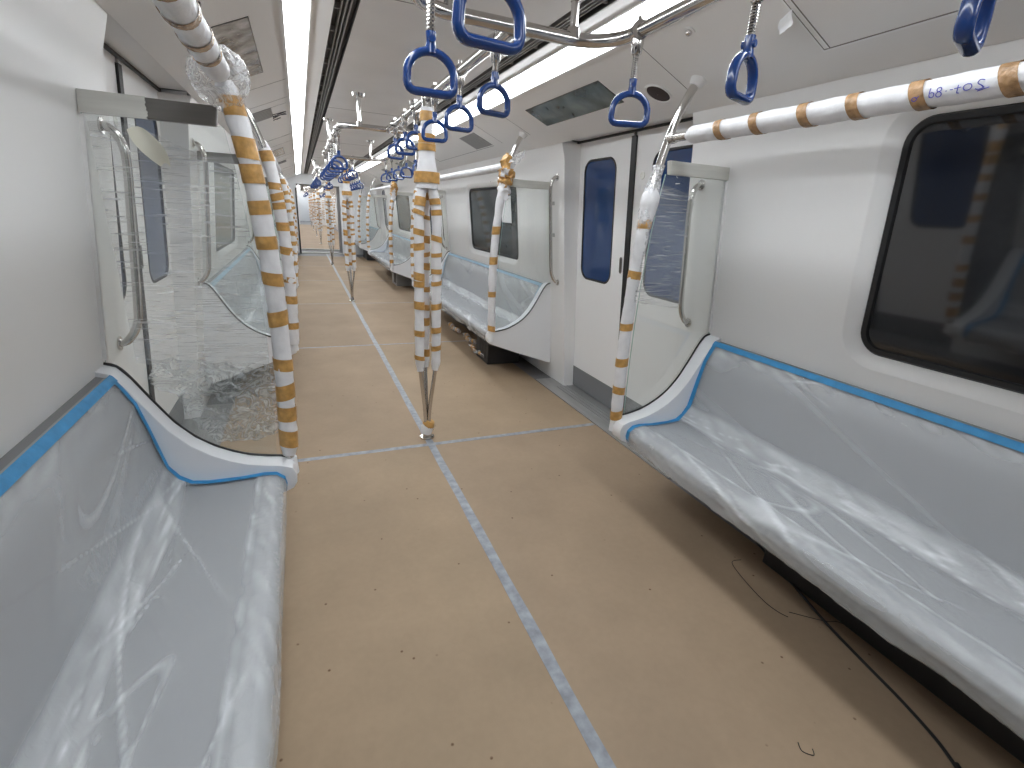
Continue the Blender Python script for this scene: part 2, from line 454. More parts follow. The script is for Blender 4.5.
# ---- doors
def door_leaf(s, dc, q, label):
    """q=+1 far leaf, -1 near leaf"""
    global dn; dn += 1
    ya, yb = sorted((dc + q * .016, dc + q * HD))
    def px(z, d=0): return s * (dpl(z) + d)
    wy0, wy1 = sorted((dc + q * .205, dc + q * .665)); wz0, wz1 = 1.02, 1.945
    mb = MB()
    outer = [(ya, .015), (yb, .015), (yb, 2.085), (ya, 2.085)]
    hole = rrect(wy0, wy1, wz0, wz1, .10)[::-1]
    fl = outer + hole
    tri = tessellate_polygon([[Vector((p[0], p[1], 0)) for p in outer], [Vector((p[0], p[1], 0)) for p in hole]])
    n = len(fl)
    mb.add([(px(z), y, z) for y, z in fl] + [(px(z, .03), y, z) for y, z in fl], [tuple(t) for t in tri] + [tuple(i + n for i in t[::-1]) for t in tri])
    mb.loops([[(px(z), y, z) for y, z in outer], [(px(z, .03), y, z) for y, z in outer]])
    mb.loops([[(px(z), y, z) for y, z in hole], [(px(z, .03), y, z) for y, z in hole]])
    o = mb.build('door_%d' % dn, M['door']); struct(o, label)
    # gasket + pane
    g = MB(); L = []
    for o_, dx in ((.0, .002), (-.004, -.003), (-.014, -.003), (-.018, .006)):
        L.append([(px(z, dx), y, z) for y, z in rrect(wy0 - o_, wy1 + o_, wz0 - o_, wz1 + o_, .10 + o_)])
    g.loops(L); g.build('window_gasket', M['black'], o)
    p = MB(); poly = rrect(wy0 + .012, wy1 - .012, wz0 + .012, wz1 - .012, .09)
    tri = tessellate_polygon([[Vector((a, b, 0)) for a, b in poly]]); n = len(poly)
    p.add([(px(z, .004), y, z) for y, z in poly] + [(px(z, .012), y, z) for y, z in poly],
          [tuple(t) for t in tri] + [tuple(i + n for i in t[::-1]) for t in tri] + [(i, (i + 1) % n, (i + 1) % n + n, i + n) for i in range(n)])
    p.build('window_pane', M['winblue'], o)['label'] = 'blue tinted pane'
    k = MB(); k.add([(px(.015, -.002), ya + .002, .015), (px(.015, -.002), yb - .002, .015), (px(.205, -.002), yb - .002, .205), (px(.205, -.002), ya + .002, .205),
                     (px(.015, .001), ya + .002, .015), (px(.015, .001), yb - .002, .015), (px(.205, .001), yb - .002, .205), (px(.205, .001), ya + .002, .205)],
                    [(0, 1, 2, 3), (4, 5, 6, 7), (0, 1, 5, 4), (1, 2, 6, 5), (2, 3, 7, 6), (3, 0, 4, 7)])
    k.build('kick_plate', M['skirt'], o)['label'] = 'dark grey kick plate'
    e = MB()
    yy = dc + q * .075; poly = rrect(yy - .013, yy + .013, 1.14, 1.24, .012, 4)
    e.loops([[(px(z, -.004), y, z) for y, z in rrect(yy - .018, yy + .018, 1.13, 1.25, .017, 4)], [(px(z, -.004), y, z) for y, z in poly], [(px(z, -.0005), y, z) for y, z in poly]])
    e.add([(px(z, -.0005), y, z) for y, z in poly], [tuple(range(len(poly)))])
    e.build('finger_recess', M['steel'], o)
    if q < 0:
        lk = MB(); yl = dc - .11
        lk.loops([[(px(1.8, -.001) , yl + .026 * math.cos(a), 1.8 + .026 * math.sin(a)) for a in [2 * PI * i / 20 for i in range(20)]],
                  [(px(1.8, -.004), yl + .024 * math.cos(a), 1.8 + .024 * math.sin(a)) for a in [2 * PI * i / 20 for i in range(20)]],
                  [(px(1.8, -.004), yl + .004 * math.cos(a), 1.8 + .004 * math.sin(a)) for a in [2 * PI * i / 20 for i in range(20)]]])
        lk.add([(px(1.8, -.0045), yl + .008 * math.cos(a), 1.8 + .008 * math.sin(a)) for a in [2 * PI * i / 12 for i in range(12)]], [tuple(range(12))])
        lk.build('door_lock', M['steelfilm'], o)
        st = MB()   # two small stickers under the lock
        for yo in (-.14, -.09):
            st.add([(px(z, -.002), dc + yo + a * .014, z) for a, z in ((-1, 1.70), (1, 1.70), (1, 1.74), (-1, 1.74))], [(0, 1, 2, 3)])
        st.build('notice_sticker', M['paper'], o)
    else:
        gk = MB()
        gk.add([(px(z, d), y, z) for z in (.02, 2.05) for (y, d) in ((dc - .027, -.012), (dc + .027, -.012), (dc + .027, .02), (dc - .027, .02))],
               [(0, 1, 5, 4), (1, 2, 6, 5), (2, 3, 7, 6), (3, 0, 4, 7), (0, 1, 2, 3), (4, 5, 6, 7)])
        gk.build('rubber_seal', M['black'], o)['label'] = 'black rubber seal'
    return o
ordn = ['behind the camera', 'first', 'second', 'third']
for di, dc in enumerate(doors_main):
    if di == 0: continue
    for s in (-1, 1):
        for q in (-1, 1):
            door_leaf(s, dc, q, '%s leaf of the %s white sliding door in the %s wall' % ('near' if q < 0 else 'far', ordn[di], SIDE[s]))
for s in (-1, 1):     # plain closed pocket behind the camera
    mb = MB(); mb.strip([(s * dpl(0), 0), (s * dpl(2.2), 2.2)], doors_main[0] - JW, doors_main[0] + JW); trim(mb, M['door'], 'closed doorway')
    mb = MB()         # sills
    for dc in doors_main[1:]:
        mb.box(s * 1.294, s * 1.60, dc - HP + .02, dc + HP - .02, -.004, .006)
        for k in range(4): mb.box(s * (1.40 + .035 * k), s * (1.412 + .035 * k), dc - JW, dc + JW, .006, .010)
    trim(mb, M['sill'], 'aluminium door sills')
    mb = MB()         # black gap above doors
    for dc in doors_main[1:]: mb.box(s * 1.405, s * 1.43, dc - HD, dc + HD, 2.072, 2.086)
    trim(mb, M['black'], 'black gap over the doors')
# end wall behind the camera
mb = MB().box(-1.75, 1.75, CAR0 - .1, CAR0, -.1, 2.45); struct(mb.build('wall_back', M['lining']))

# ---- gangway between the cars
mb = MB()
GX0, GX1, GZ = -.74, .50, 2.04
mb.box(-1.66, GX0, CAR1 - .05, CAR1 + .02, 0, 2.4); mb.box(GX1, 1.66, CAR1 - .05, CAR1 + .02, 0, 2.4); mb.box(GX0, GX1, CAR1 - .05, CAR1 + .02, GZ, 2.4)
struct(mb.build('wall_end', M['door'], sharp=.5), 'white end wall with gangway opening')
mb = MB(); mb.box(GX0 - .06, GX0, CAR1 + .02, NEXT0, 0, 2.1); mb.box(GX1, GX1 + .06, CAR1 + .02, NEXT0, 0, 2.1); mb.box(GX0, GX1, CAR1 + .02, NEXT0, GZ, 2.1)
trim(mb, M['gang'], 'grey gangway bellows lining')
mb = MB().box(GX0 - .035, GX0 + .005, CAR1 - .09, CAR1 - .05, 0, 1.92); trim(mb, M['black'], 'black rubber edge of gangway')
mb = MB(); mb.box(GX0, GX1, CAR1 + .0, CAR1 + .12, .0, .03); mb.box(GX0, GX1, NEXT0 - .12, NEXT0, .0, .03); trim(mb, M['steelfilm'], 'metal threshold strips of the gangway')
mb = MB(); mb.box(-1.66, GX0, NEXT0 - .02, NEXT0 + .03, 0, 2.4); mb.box(GX1, 1.66, NEXT0 - .02, NEXT0 + .03, 0, 2.4); mb.box(GX0, GX1, NEXT0 - .02, NEXT0 + .03, GZ, 2.4)
trim(mb, M['door'], 'end wall of the next car')
mb = MB(); mb.box(-1.66, -.72, NEXT1, NEXT1 + .05, 0, 2.4); mb.box(.62, 1.66, NEXT1, NEXT1 + .05, 0, 2.4); mb.box(-.72, .62, NEXT1, NEXT1 + .05, GZ, 2.4); mb.box(-1.7, 1.7, NEXT1 + 7.9, NEXT1 + 8, 0, 2.4)
trim(mb, M['door'], 'far end wall')

# ------------------------------------------------------------------ floor boards and tape
bm_ = [board_mat('kraft_board_%s' % c, col, sd) for c, col, sd in (('a', (.375, .275, .185), 1.), ('b', (.385, .285, .19), 5.), ('c', (.365, .27, .185), 9.))]
T1, BT = 2.956, 2.678
ks = list(range(-3, 6))
rows = ['behind the camera', 'nearest the camera', 'second', 'third', 'fourth', 'fifth', 'sixth']
def floor_board(s, y0, y1, i, label):
    mb = MB(); mb.box(s * .0015, s * 1.292, y0 + .002, y1 - .002, -.0055, -.0005)
    o = mb.build('floor_board', bm_[i % 3], None, (s * .65, (y0 + y1) / 2, -.0055))
    tag(o, label, 'floor board', 'brown protective boards covering the floor'); return o
for k in range(-2, 6):
    y0 = T1 + (k - 1) * BT; y1 = min(T1 + k * BT, CAR1)
    if k == -2: y0 = CAR0
    if y1 < 0: continue
    for s in (-1, 1):
        nm = {-1: 'rearmost', 0: 'nearest', 1: 'second nearest', 2: 'third nearest', 3: 'fourth nearest', 4: 'fifth nearest', 5: 'farthest'}[k]
        floor_board(s, y0, y1, k * 2 + (s > 0) + 4, 'brown floor protection board, %s one on the %s of the centre tape' % (nm, SIDE[s]))
o = floor_board(1, NEXT0, NEXT1, 1, ''); o2 = floor_board(-1, NEXT0, NEXT1, 2, '')
o['label'] = 'brown board covering the right floor half of the next car'; o2['label'] = 'brown board covering the left floor half of the next car'
# tapes
def wavy_strip(pts, w, z=.0004, seed=0, name='floor_tape', mat='tape', label='', group=None):
    mb = MB(); n = 60
    a, b = Vector(pts[0]), Vector(pts[1]); d = (b - a); L = d.length; d.normalize(); nr = Vector((-d.y, d.x))
    n = max(20, int(L / .06))
    L0 = []; L1 = []; top0 = []; top1 = []
    for i in range(n + 1):
        t = i / n; p = a + d * L * t
        e1 = w / 2 + .0035 * noise.noise(Vector((t * L * 3, seed, 0))); e2 = w / 2 + .0035 * noise.noise(Vector((t * L * 3, seed, 5)))
        off = .004 * noise.noise(Vector((t * L * .7, seed, 9)))
        L0.append((*(p + nr * (e1 + off)), z - .0006)); L1.append((*(p - nr * (e2 - off)), z - .0006))
        top0.append((*(p + nr * (e1 + off)), z)); top1.append((*(p - nr * (e2 - off)), z))
    mb.loops([L0, top0, top1, L1], closed=False)
    o = mb.build(name, M[mat], None, (a.x, a.y, 0)); return tag(o, label, 'tape', group)
wavy_strip([(0, CAR0), (0, CAR1)], .048, .0012, 1, label='long silver tape running down the middle of the brown floor')
for k in range(0, 6):
    yy = T1 + k * BT
    nm = ['nearest', 'second nearest', 'third nearest', 'fourth nearest', 'fifth nearest', 'farthest'][k]
    if yy > CAR1: continue
    wavy_strip([(-1.285, yy), (1.285, yy)], .04 if k == 0 else .028, .0004, 10 + k, mat='tape' if k < 2 else 'tape2', label='silver tape crossing the brown floor boards, %s joint' % nm, group='tapes across the floor')

# ------------------------------------------------------------------ lamps
seams = [-4.1, -1.32, 1.40, 4.13, 6.86, 9.59, 12.3, 14.9, 16.6]
def ceiling_light(s, y0, y1, label, group):
    o = thing('ceiling_light', label, 'light', (s * .65, (y0 + y1) / 2, 2.3), group)
    org = o.location
    mb = MB(); pr = [(s * .597, 2.316), (s * .65, 2.293), (s * .705, 2.268), (s * .705, 2.285), (s * .65, 2.31), (s * .597, 2.333)]
    mb.prism(pr, 'y', y0 + .006, y1 - .006); mb.build('diffuser', M['lamp'], o, org)
    mb = MB(); mb.prism([(s * .597, 2.312), (s * .705, 2.264), (s * .705, 2.30), (s * .597, 2.335)], 'y', y0 - .003, y0 + .004); mb.build('end_cap', M['flange'], o, org)
    return o
words = ['rearmost', 'first', 'second', 'third', 'fourth', 'fifth', 'sixth', 'last']
for s in (-1, 1):
    for i in range(1, len(seams) - 1):
        ceiling_light(s, seams[i], seams[i + 1], 'white strip light, %s in the %s ceiling row' % (words[i], SIDE[s]), 'strip lights along the ceiling')
    for i, (a, b) in enumerate(((NEXT0 + .3, 26), (26, 33.5), (33.5, NEXT1 - .2), (NEXT1 + .3, NEXT1 + 7.8))):  # last pair is added past the far end wall to brighten its opening
        ceiling_light(s, a, b, 'distant white strip light in %s ceiling row of next car' % SIDE[s], 'strip lights of the next car, %s row' % SIDE[s])

# ------------------------------------------------------------------ benches
SE = .09
FILM_P = [(1.344, .897), (1.322, .858), (1.294, .80), (1.270, .70), (1.249, .60), (1.236, .54), (1.205, .492), (1.165, .463), (1.11, .455), (1.0, .4535), (.915, .459), (.874, .454), (.848, .432), (.843, .403), (.851, .378), (.864, .354), (.888, .334)]
def resample(P, n):
    d = [0]
    for i in range(1, len(P)): d.append(d[-1] + math.dist(P[i], P[i - 1]))
    out = []
    for k in range(n + 1):
        t = d[-1] * k / n; i = 1
        while i < len(P) - 1 and d[i] < t: i += 1
        f = (t - d[i - 1]) / (d[i] - d[i - 1]); out.append((P[i - 1][0] + (P[i][0] - P[i - 1][0]) * f, P[i - 1][1] + (P[i][1] - P[i - 1][1]) * f))
    return out
def bench(s, y0, y1, label, tapemat='bluetape', nfilm=220, seed=0, under='box'):
    org = (s * 1.1, (y0 + y1) / 2, .0)
    o = thing('bench_seat', label, 'bench', org, 'long plastic-wrapped bench seats along the walls')
    S = lambda P: [(s * x, z) for x, z in P]
    seat = [(1.26, .452), (1.12, .448), (1.0, .448), (.915, .454), (.878, .449), (.856, .432), (.85, .405), (.862, .382), (.89, .366), (.93, .36), (1.05, .33), (1.30, .30), (1.41, .30), (1.41, .452)]
    bevel(MB().prism(S(seat), 'y', y0, y1).build('seat_pan', M['seat'], o, org, sharp=.7), .003, 2)
    back = [(1.236, .45), (1.238, .50), (1.256, .60), (1.276, .70), (1.30, .80), (1.327, .862), (1.346, .894), (1.358, .90), (1.38, .90), (1.40, .45)]
    MB().prism(S(back), 'y', y0, y1).build('backrest', M['seat'], o, org, sharp=.7)
    MB().prism(S([(1.353, .897), (1.388, .906), (1.388, .885), (1.36, .885)]), 'y', y0 - .02, y1 + .02).build('top_trim', M['seattrim'], o, org)
    for k in range(4):
        yy = y0 + .3 + (y1 - y0 - .6) * k / 3
        MB().prism(S([(.98, .345), (1.40, .30), (1.42, .12), (1.38, .12), (1.30, .25)]), 'y', yy - .02, yy + .02).build('seat_bracket', M['box'], o, org)
    # film
    NV = 110; prof = resample(FILM_P, NV); n = nfilm; fold_sheens = []
    def rd(x, w): x = abs(x); return max(0., 1 - x / w)
    def fn(u, v):
        i = min(NV - 1, int(v * NV + 1e-6)); x, z = prof[min(NV, int(round(v * NV)))]
        a_ = prof[max(0, i - 2)]; b_ = prof[min(NV, i + 2)]
        dx, dz = b_[0] - a_[0], b_[1] - a_[1]; l = math.hypot(dx, dz); nx, nz = dz / l, -dx / l
        if nx * -1 + nz * 1 < 0: nx, nz = -nx, -nz
        y = y0 + .004 + (y1 - y0 - .008) * u
        vb = sm(.44, .36, v)                    # backrest part
        vs_ = sm(.44, .52, v) * sm(.80, .74, v)  # seat part
        vn = sm(.74, .80, v)                    # nose and underside
        w1 = noise.noise(Vector((y * 1.3 + v * 3.2, v * 1.3, seed)))
        w2 = noise.noise(Vector((y * 1.7 - v * 4.5, v * 1.6, seed + 7)))
        w3 = noise.noise(Vector((y * 4 + v * 9, v * 3, seed + 3)))
        w4 = noise.noise(Vector((y * 3.0, v * 26, seed + 17)))
        fine = noise.noise(Vector((y * 13 + v * 20, v * 24, seed + 11))); ff = noise.noise(Vector((y * 48, v * 22, seed + 13)))
        gate = sm(-.05, .35, noise.noise(Vector((y * 1.1, v * 2.2, seed + 21))))
        r1 = rd(w1, .055) * (.3 + .7 * gate); r2 = rd(w2, .045) * gate; r3 = rd(w3, .05) * gate * .7
        edge = sm(0, .012, u) * sm(1, .988, u) * sm(0, .03, v)
        cr = sm(.375, .415, v + .02 * w1) * sm(.53, .475, v + .03 * w2)      # film bridging the crease
        cl = rd(w4, .10) * sm(.42, .47, v) * sm(.60, .50, v)
        nose = sm(.745, .775, v + .008 * fine) * sm(.90, .83, v)
        h = .0022 + edge * (.005 * r1 + .004 * r2 + .003 * r3 + .0012 * w3 + cr * (.002 + .004 * abs(fine)) + .003 * cl + vn * (.003 + .003 * fine + .002 * ff))
        if v > .90: h += (v - .90) * .16 * (1 + 2.2 * noise.noise(Vector((y * 3.5, 0, seed))))
        haze = .15 + .10 * (noise.noise(Vector((y * 2.2, v * 2.5, seed + 31))) + .5)
        f = haze + .42 * r1 ** 1.5 + .36 * r2 ** 1.5 + .18 * r3 ** 2 + cr * (.30 + .16 * w3 + .10 * fine) + .30 * cl + nose * (.10 + .22 * max(0, fine)) + .42 * rd(v - .775 - .006 * w3, .016) * (.6 + fine) + vn * .07 + .12 * sm(.86, .92, v)  # bright line and band on the nose: highlight painted in as extra film opacity
        f += vb * sm(.12, .0, abs(w1 - .12)) * .16 + .20 * sm(.10, .02, v) * (.5 + fine)
        fold_sheens.append(max(.03, min(.9, f)))
        return (s * (x + nx * h), y, z + nz * h)
    f = MB().grid(fn, n, NV).build('plastic_cover', M['film'], o, org, sharp=3.)
    at = f.data.attributes.new('fold', 'FLOAT', 'POINT'); at.data.foreach_set('value', fold_sheens)
    f['label'] = 'crinkled clear plastic film'
    # masking tape: along the top and down both ends
    t = MB(); tp = [(1.3345, .880), (1.347, .8985), (1.354, .903)]
    def off(P, d):
        out = []
        for i, p in enumerate(P):
            a = P[max(i - 1, 0)]; b = P[min(i + 1, len(P) - 1)]; dx, dz = b[0] - a[0], b[1] - a[1]; l = math.hypot(dx, dz)
            out.append((p[0] + d * dz / l, p[1] - d * dx / l))
        return out
    t.strip(S([(a - .007, b + .007) for a, b in tp]), y0, y1)
    full = FILM_P[:15]
    q = off(full, .006)
    for (a, b) in ((y0, y0 + .026), (y1 - .026, y1)):
        m = len(q); vs = []
        for i, (x, z) in enumerate(q):
            w = .006 * noise.noise(Vector((i * .9, seed, a)))
            vs += [(s * x, a + (w if a == y1 - .026 else 0), z), (s * x, b + (w if a == y0 else 0), z)]
        t.add(vs, [(2 * i, 2 * i + 1, 2 * i + 3, 2 * i + 2) for i in range(m - 1)])
    t.build('masking_tape', M[tapemat], o, org)['label'] = 'blue masking tape'
    return o
by = [(YD - PER + HP + SE, YD - HP - SE), (YD + HP + SE, YD + PER - HP - SE), (YD + PER + HP + SE, YD + 2 * PER - HP - SE), (YD + 2 * PER + HP + SE, CAR1 - .1)]
bw = ['nearest the camera', 'in the second bay', 'in the third bay', 'in the farthest bay']
for s in (-1, 1):
    for i, (a, b) in enumerate(by):
        bench(s, a, b, 'grey bench seat under clear plastic film on the %s side, %s' % (SIDE[s], bw[i]), 'bluetape' if i == 0 else 'paletape', 420 if i == 0 else 140, seed=i * 10 + s * 3 + 5)

# under-seat equipment
def eq(s, x0, x1, y0, y1, z0, z1, mat, label, name='equipment_box'):
    x0, x1 = s * x0, s * x1
    o = thing(name, label, 'box', ((x0 + x1) / 2, (y0 + y1) / 2, z0))
    bevel(MB().box(x0, x1, y0, y1, z0, z1).build('casing', M[mat], o, o.location), .006, 2)
    mb = MB()
    for k in range(3): mb.box(x0 - s * .003, x0 + s * .001, y0 + .06 + k * .09, y0 + .12 + k * .09, z0 + .05, z1 - .04)
    mb.build('vent_panel', M['slot'], o, o.location); return o
eq(1, 1.21, 1.36, -.9, 1.30, .0, .26, 'box', 'long black equipment box under the nearest right bench')
eq(1, 1.00, 1.36, 4.62, 5.0, .0, .28, 'box', 'small black box on the floor under the second right bench')
eq(1, 1.02, 1.36, 10.2, 10.75, .0, .30, 'boxg', 'grey equipment box under the third right bench')
eq(1, 1.05, 1.36, 15.4, 16.4, .0, .28, 'box', 'dark box under the farthest right bench')
# bundled wrapped cables under bench two
for k, (xa, ya, r, lab) in enumerate(((.99, 4.98, .04, 'crumpled brown and clear wrapping on floor beside the black box'), (1.08, 5.5, .05, 'pile of brown taped wrapping under the middle of second right bench'), (1.05, 6.1, .05, 'pile of taped wrapping under the far half of second right bench'))):
    path = [(xa + .02 * math.sin(i), ya + (i - 5) * .05, .035 + r * .3 + .02 * abs(math.sin(i * 1.7 + k))) for i in range(11)]
    P = catmull(path, 4); rs = [r * .5 * (1 + .6 * noise.noise(Vector((i * .5, k, 0)))) * (sm(0, 4, i) * sm(len(P) - 1, len(P) - 5, i) * .85 + .15) for i in range(len(P))]
    mb = MB(); mb.tube(P, rs, 12); o = mb.build('packing_bundle', M['crumple'], None, (xa, ya, 0)); tag(o, lab, 'packaging', 'packing bundles under the second right bench')
    for j in range(3):
        c = 8 + j * 12; MB().tube(P[c:c + 4], [q * 1.06 for q in rs[c:c + 4]], 12).build('tape_band', M['brown'], o, (xa, ya, 0))

# ------------------------------------------------------------------ partitions
CURVE = [(1.392, .925), (1.352, .912), (1.318, .868), (1.27, .782), (1.21, .682), (1.15, .612), (1.09, .565), (1.03, .532), (.97, .508), (.90, .492), (.86, .486), (.835, .478)]
POLE = [(1.035, 2.115), (.99, 2.11 - .0), (.94, 1.975), (.905, 1.87), (.866, 1.70), (.838, 1.48), (.82, 1.25), (.813, 1.0), (.815, .75), (.825, .44)]
POLE = [(1.03, 2.135), (.985, 2.06), (.94, 1.965), (.905, 1.865), (.866, 1.70), (.838, 1.48), (.82, 1.25), (.813, 1.0), (.815, .75), (.825, .46)]
def pole_path(k=6): return [(p.x, p.z) for p in catmull([(x, 0, z) for x, z in POLE], k)]
PP = pole_path(8)
def pole_at(z):
    for i in range(len(PP) - 1):
        if PP[i][1] >= z >= PP[i + 1][1]:
            f = (PP[i][1] - z) / (PP[i][1] - PP[i + 1][1]); return PP[i][0] + (PP[i + 1][0] - PP[i][0]) * f
    return PP[-1][0] if z < PP[-1][1] else PP[0][0]
def partition(s, yp, q, label, group, barmat):
    """yp partition plane, q=+1 if bench lies on the -Y side (door beyond), -1 otherwise"""
    org = (s * 1.1, yp, 0)
    o = thing('glass_partition', label, 'partition', org, group)
    S = lambda P: [(s * x, z) for x, z in P]
    ya, yb = yp - q * SE, yp
    wing = CURVE + [(.812, .468), (.80, .44), (.80, .40), (.815, .375), (.85, .36), (1.10, .27), (1.40, .17), (1.455, .155), (1.40, .9)]
    w = MB().prism(S(wing), 'y', ya, yb - q * .004).build('end_panel', M['wing'], o, org, sharp=.7); bevel(w, .012, 3)
    # black gasket following the curve
    g = MB(); P3 = [(s * (x + .0), yp - q * .003, z + .003) for x, z in CURVE]; g.tube(catmull(P3, 3), .0055, 6); g.build('rubber_gasket', M['black'], o, org)
    # glass
    inner = [(pole_at(z) + .05, z) for z in (1.725, 1.6, 1.45, 1.2, 1.0, .8, .62, .495)]
    poly = [(lin(1.725) - .004, 1.725)] + inner + [(x, z + .004) for x, z in CURVE[::-1][2:]] + [(lin(.93) - .004, .93)]
    gl = MB(); m = len(poly); n0 = Vector
    pl = S(poly); tri = tessellate_polygon([[Vector((a, b, 0)) for a, b in pl]])
    y1_, y2_ = yp - .004, yp + .004
    gl.add([(x, y1_, z) for x, z in pl] + [(x, y2_, z) for x, z in pl], [tuple(t) for t in tri] + [tuple(i + m for i in t[::-1]) for t in tri])
    gl.cur = 1; gl.add([(x, y1_, z) for x, z in pl] + [(x, y2_, z) for x, z in pl], [(i, (i + 1) % m, (i + 1) % m + m, i + m) for i in range(m)])
    gl.build('glass_pane', [M['glass'], M['edge']], o, org)['label'] = 'clear greenish safety glass'
    # header bar
    hb = MB(); hb.add([(s * x, y, z) for y in (yp - .014, yp + .014) for x, z in ((.94, 1.724), (lin(1.724) - .001, 1.724), (lin(1.785) - .001, 1.785), (.93, 1.785))],
                      [(0, 1, 2, 3), (4, 5, 6, 7), (0, 1, 5, 4), (1, 2, 6, 5), (2, 3, 7, 6), (3, 0, 4, 7)])
    h = hb.build('header_bar', M[barmat], o, org); bevel(h, .003, 2)
    # wall clamp
    MB().box(s * (lin(1.3) - .012), s * (lin(1.3) + .0), yp - .012, yp + .012, .96, 1.72).build('wall_channel', M['lining'], o, org) if False else None
    cl = MB()
    zz = .95
    cl.add([(s * (lin(z) - d), yp + e, z) for z in (.94, 1.72) for d, e in ((.012, -.010), (.012, .010), (-.001, .010), (-.001, -.010))],
           [(0, 1, 2, 3), (4, 5, 6, 7), (0, 1, 5, 4), (1, 2, 6, 5), (2, 3, 7, 6), (3, 0, 4, 7)])
    cl.build('wall_channel', M['lining'], o, org)
    # foot of the pole
    ft = MB().tube([(s * .822, yp, .475), (s * .822, yp, .40)], [.026, .03], 14); ft.build('pole_socket', M['wing'], o, org)
    return o
def grab_pole(s, yp, bands, z0, z1, label, group, lump=1., bandh=.05, flare=0., clump=False, r=.034):
    org = (s * .822, yp, .46)
    o = thing('grab_pole', label, 'pole', org, group)
    path = [(s * x, yp, z) for x, z in PP]
    MB().tube(path, .0195, 14).build('steel_tube', M['chrome'], o, org)
    MB().tube([(s * 1.032, yp, 2.138), (s * 1.01, yp, 2.10)], [.04, .026], 18).build('ceiling_flange', M['flange'], o, org)
    n = int((z1 - z0) / .012); P = []; R = []
    for i in range(n + 1):
        z = z0 + (z1 - z0) * i / n; P.append((s * pole_at(z), yp, z))
        e = sm(0, 3, i) * sm(n, n - 3, i)
        R.append((r - .006 + .006 * e + .0035 * lump * noise.noise(Vector((z * 11, yp, s))) + (flare * sm(z1 - .22, z1 - .05, z) * sm(z1 + .01, z1 - .05, z))))
    wv = MB(); wv.tube(P, R, 16, cap=False)
    # loosen the sleeve a little
    wv.v = [(x + .0025 * lump * noise.noise(Vector((x * 40, y * 40, z * 25))), y + .0025 * lump * noise.noise(Vector((z * 25, x * 40, y * 40))), z) for x, y, z in wv.v]
    sl = wv.build('foam_sleeve', M['wrap'], o, org, sharp=3.); sl['label'] = 'white foam sleeve'
    for b in bands:
        hh = bandh * random.uniform(.75, 1.25) / 2
        zz = [b - hh + 2 * hh * i / 4 for i in range(5)]
        tilt = random.uniform(-.12, .12)
        t = MB(); t.tube([(s * pole_at(z), yp, z) for z in zz], [r + .0028 + .001 * noise.noise(Vector((z * 60, b, 1))) for z in zz], 16, cap=False)
        cx = s * pole_at(b); t.v = [(x, y, z + (x - cx) * tilt * 2) for x, y, z in t.v]
        t.build('tape_band', M['brown'], sl, org)
    if clump:
        c = MB(); cx = s * pole_at(1.82)
        pts = catmull([(cx + s*.02, yp, 1.96), (cx - s * .0, yp - .02, 1.90), (cx, yp - .01, 1.82), (cx - s * .01, yp, 1.72), (cx - s * .02, yp, 1.62)], 8)
        rs = [(.030 + .032 * math.sin(PI * min(1, max(0, i / (len(pts) - 1)))) * (1 + .5 * noise.noise(Vector((i * .6, yp, 2))))) for i in range(len(pts))]
        c.tube(pts, rs, 16); c.v = [(x + .028 * noise.noise(Vector((x * 30, y * 30, z * 34))), y + .028 * noise.noise(Vector((z * 34, y * 30, x * 30))), z + .02 * noise.noise(Vector((y * 40, z * 30, x * 40)))) for x, y, z in c.v]
        c.mi = [1 if noise.noise(Vector(c.v[f_[0]]) * 14) > .08 else 0 for f_ in c.f]
        c.build('crumpled_wrap', [M['brown'], M['wrap']], o, org, sharp=.5)['label'] = 'crumpled brown tape around the top'
    return o
LB = [1.79, 1.665, 1.585, 1.475, 1.355, 1.225, 1.075, .89, .775, .68, .57]
RB = [1.50, 1.25, .99, .80, .64, .50]
B2 = [1.37, 1.12, .83, .52]
BG = [1.75, 1.62, 1.5, 1.38, 1.24, 1.1, .97, .84, .7, .56]
pnames = {}
parts_y = []
for di, dc in enumerate(doors_main[1:]):
    parts_y += [(dc - HP, 1, di, 'before'), (dc + HP, -1, di, 'beyond')]
dword = ['first', 'second', 'third']
for s in (-1, 1):
    for (yp, q, di, wd) in parts_y:
        bar = 'steelfilm' if (s == 1) else 'steel'
        partition(s, yp, q, 'glass partition with white curved end panel just %s the %s %s door' % (wd, dword[di], SIDE[s]), 'glass partitions beside the doors', bar)
        lab = 'wrapped grab pole on the partition just %s the %s %s door' % (wd, dword[di], SIDE[s])
        gr = 'wrapped grab poles at the partitions'
        if (s, di, wd) == (-1, 0, 'before'): grab_pole(s, yp, LB, .49, 1.86, lab + ', evenly striped', gr, 1.1, .06)
        elif (s, di, wd) == (1, 0, 'before'): grab_pole(s, yp, RB, .47, 1.66, lab + ', bare steel above', gr, 1., .045, flare=.012, r=.031)
        elif (s, di, wd) == (1, 0, 'beyond'): grab_pole(s, yp, B2, .47, 1.75, lab + ', with crumpled brown top', gr, 1.2, .055, clump=True, r=.033)
        elif (s, di, wd) == (-1, 0, 'beyond'): grab_pole(s, yp, [1.79, 1.6, 1.53, 1.47, 1.33, 1.16, .95, .8, .6], .45, 1.84, lab, gr, 1.5, .055, r=.042)
        elif (s, di, wd) == (1, 1, 'beyond'): grab_pole(s, yp, BG, .47, 1.8, lab + ', with lumpy brown top', gr, 1.2, .05, clump=True)
        else: grab_pole(s, yp, [b + random.uniform(-.02, .02) for b in BG], .47, 1.82, lab, gr, 1.4, .05)

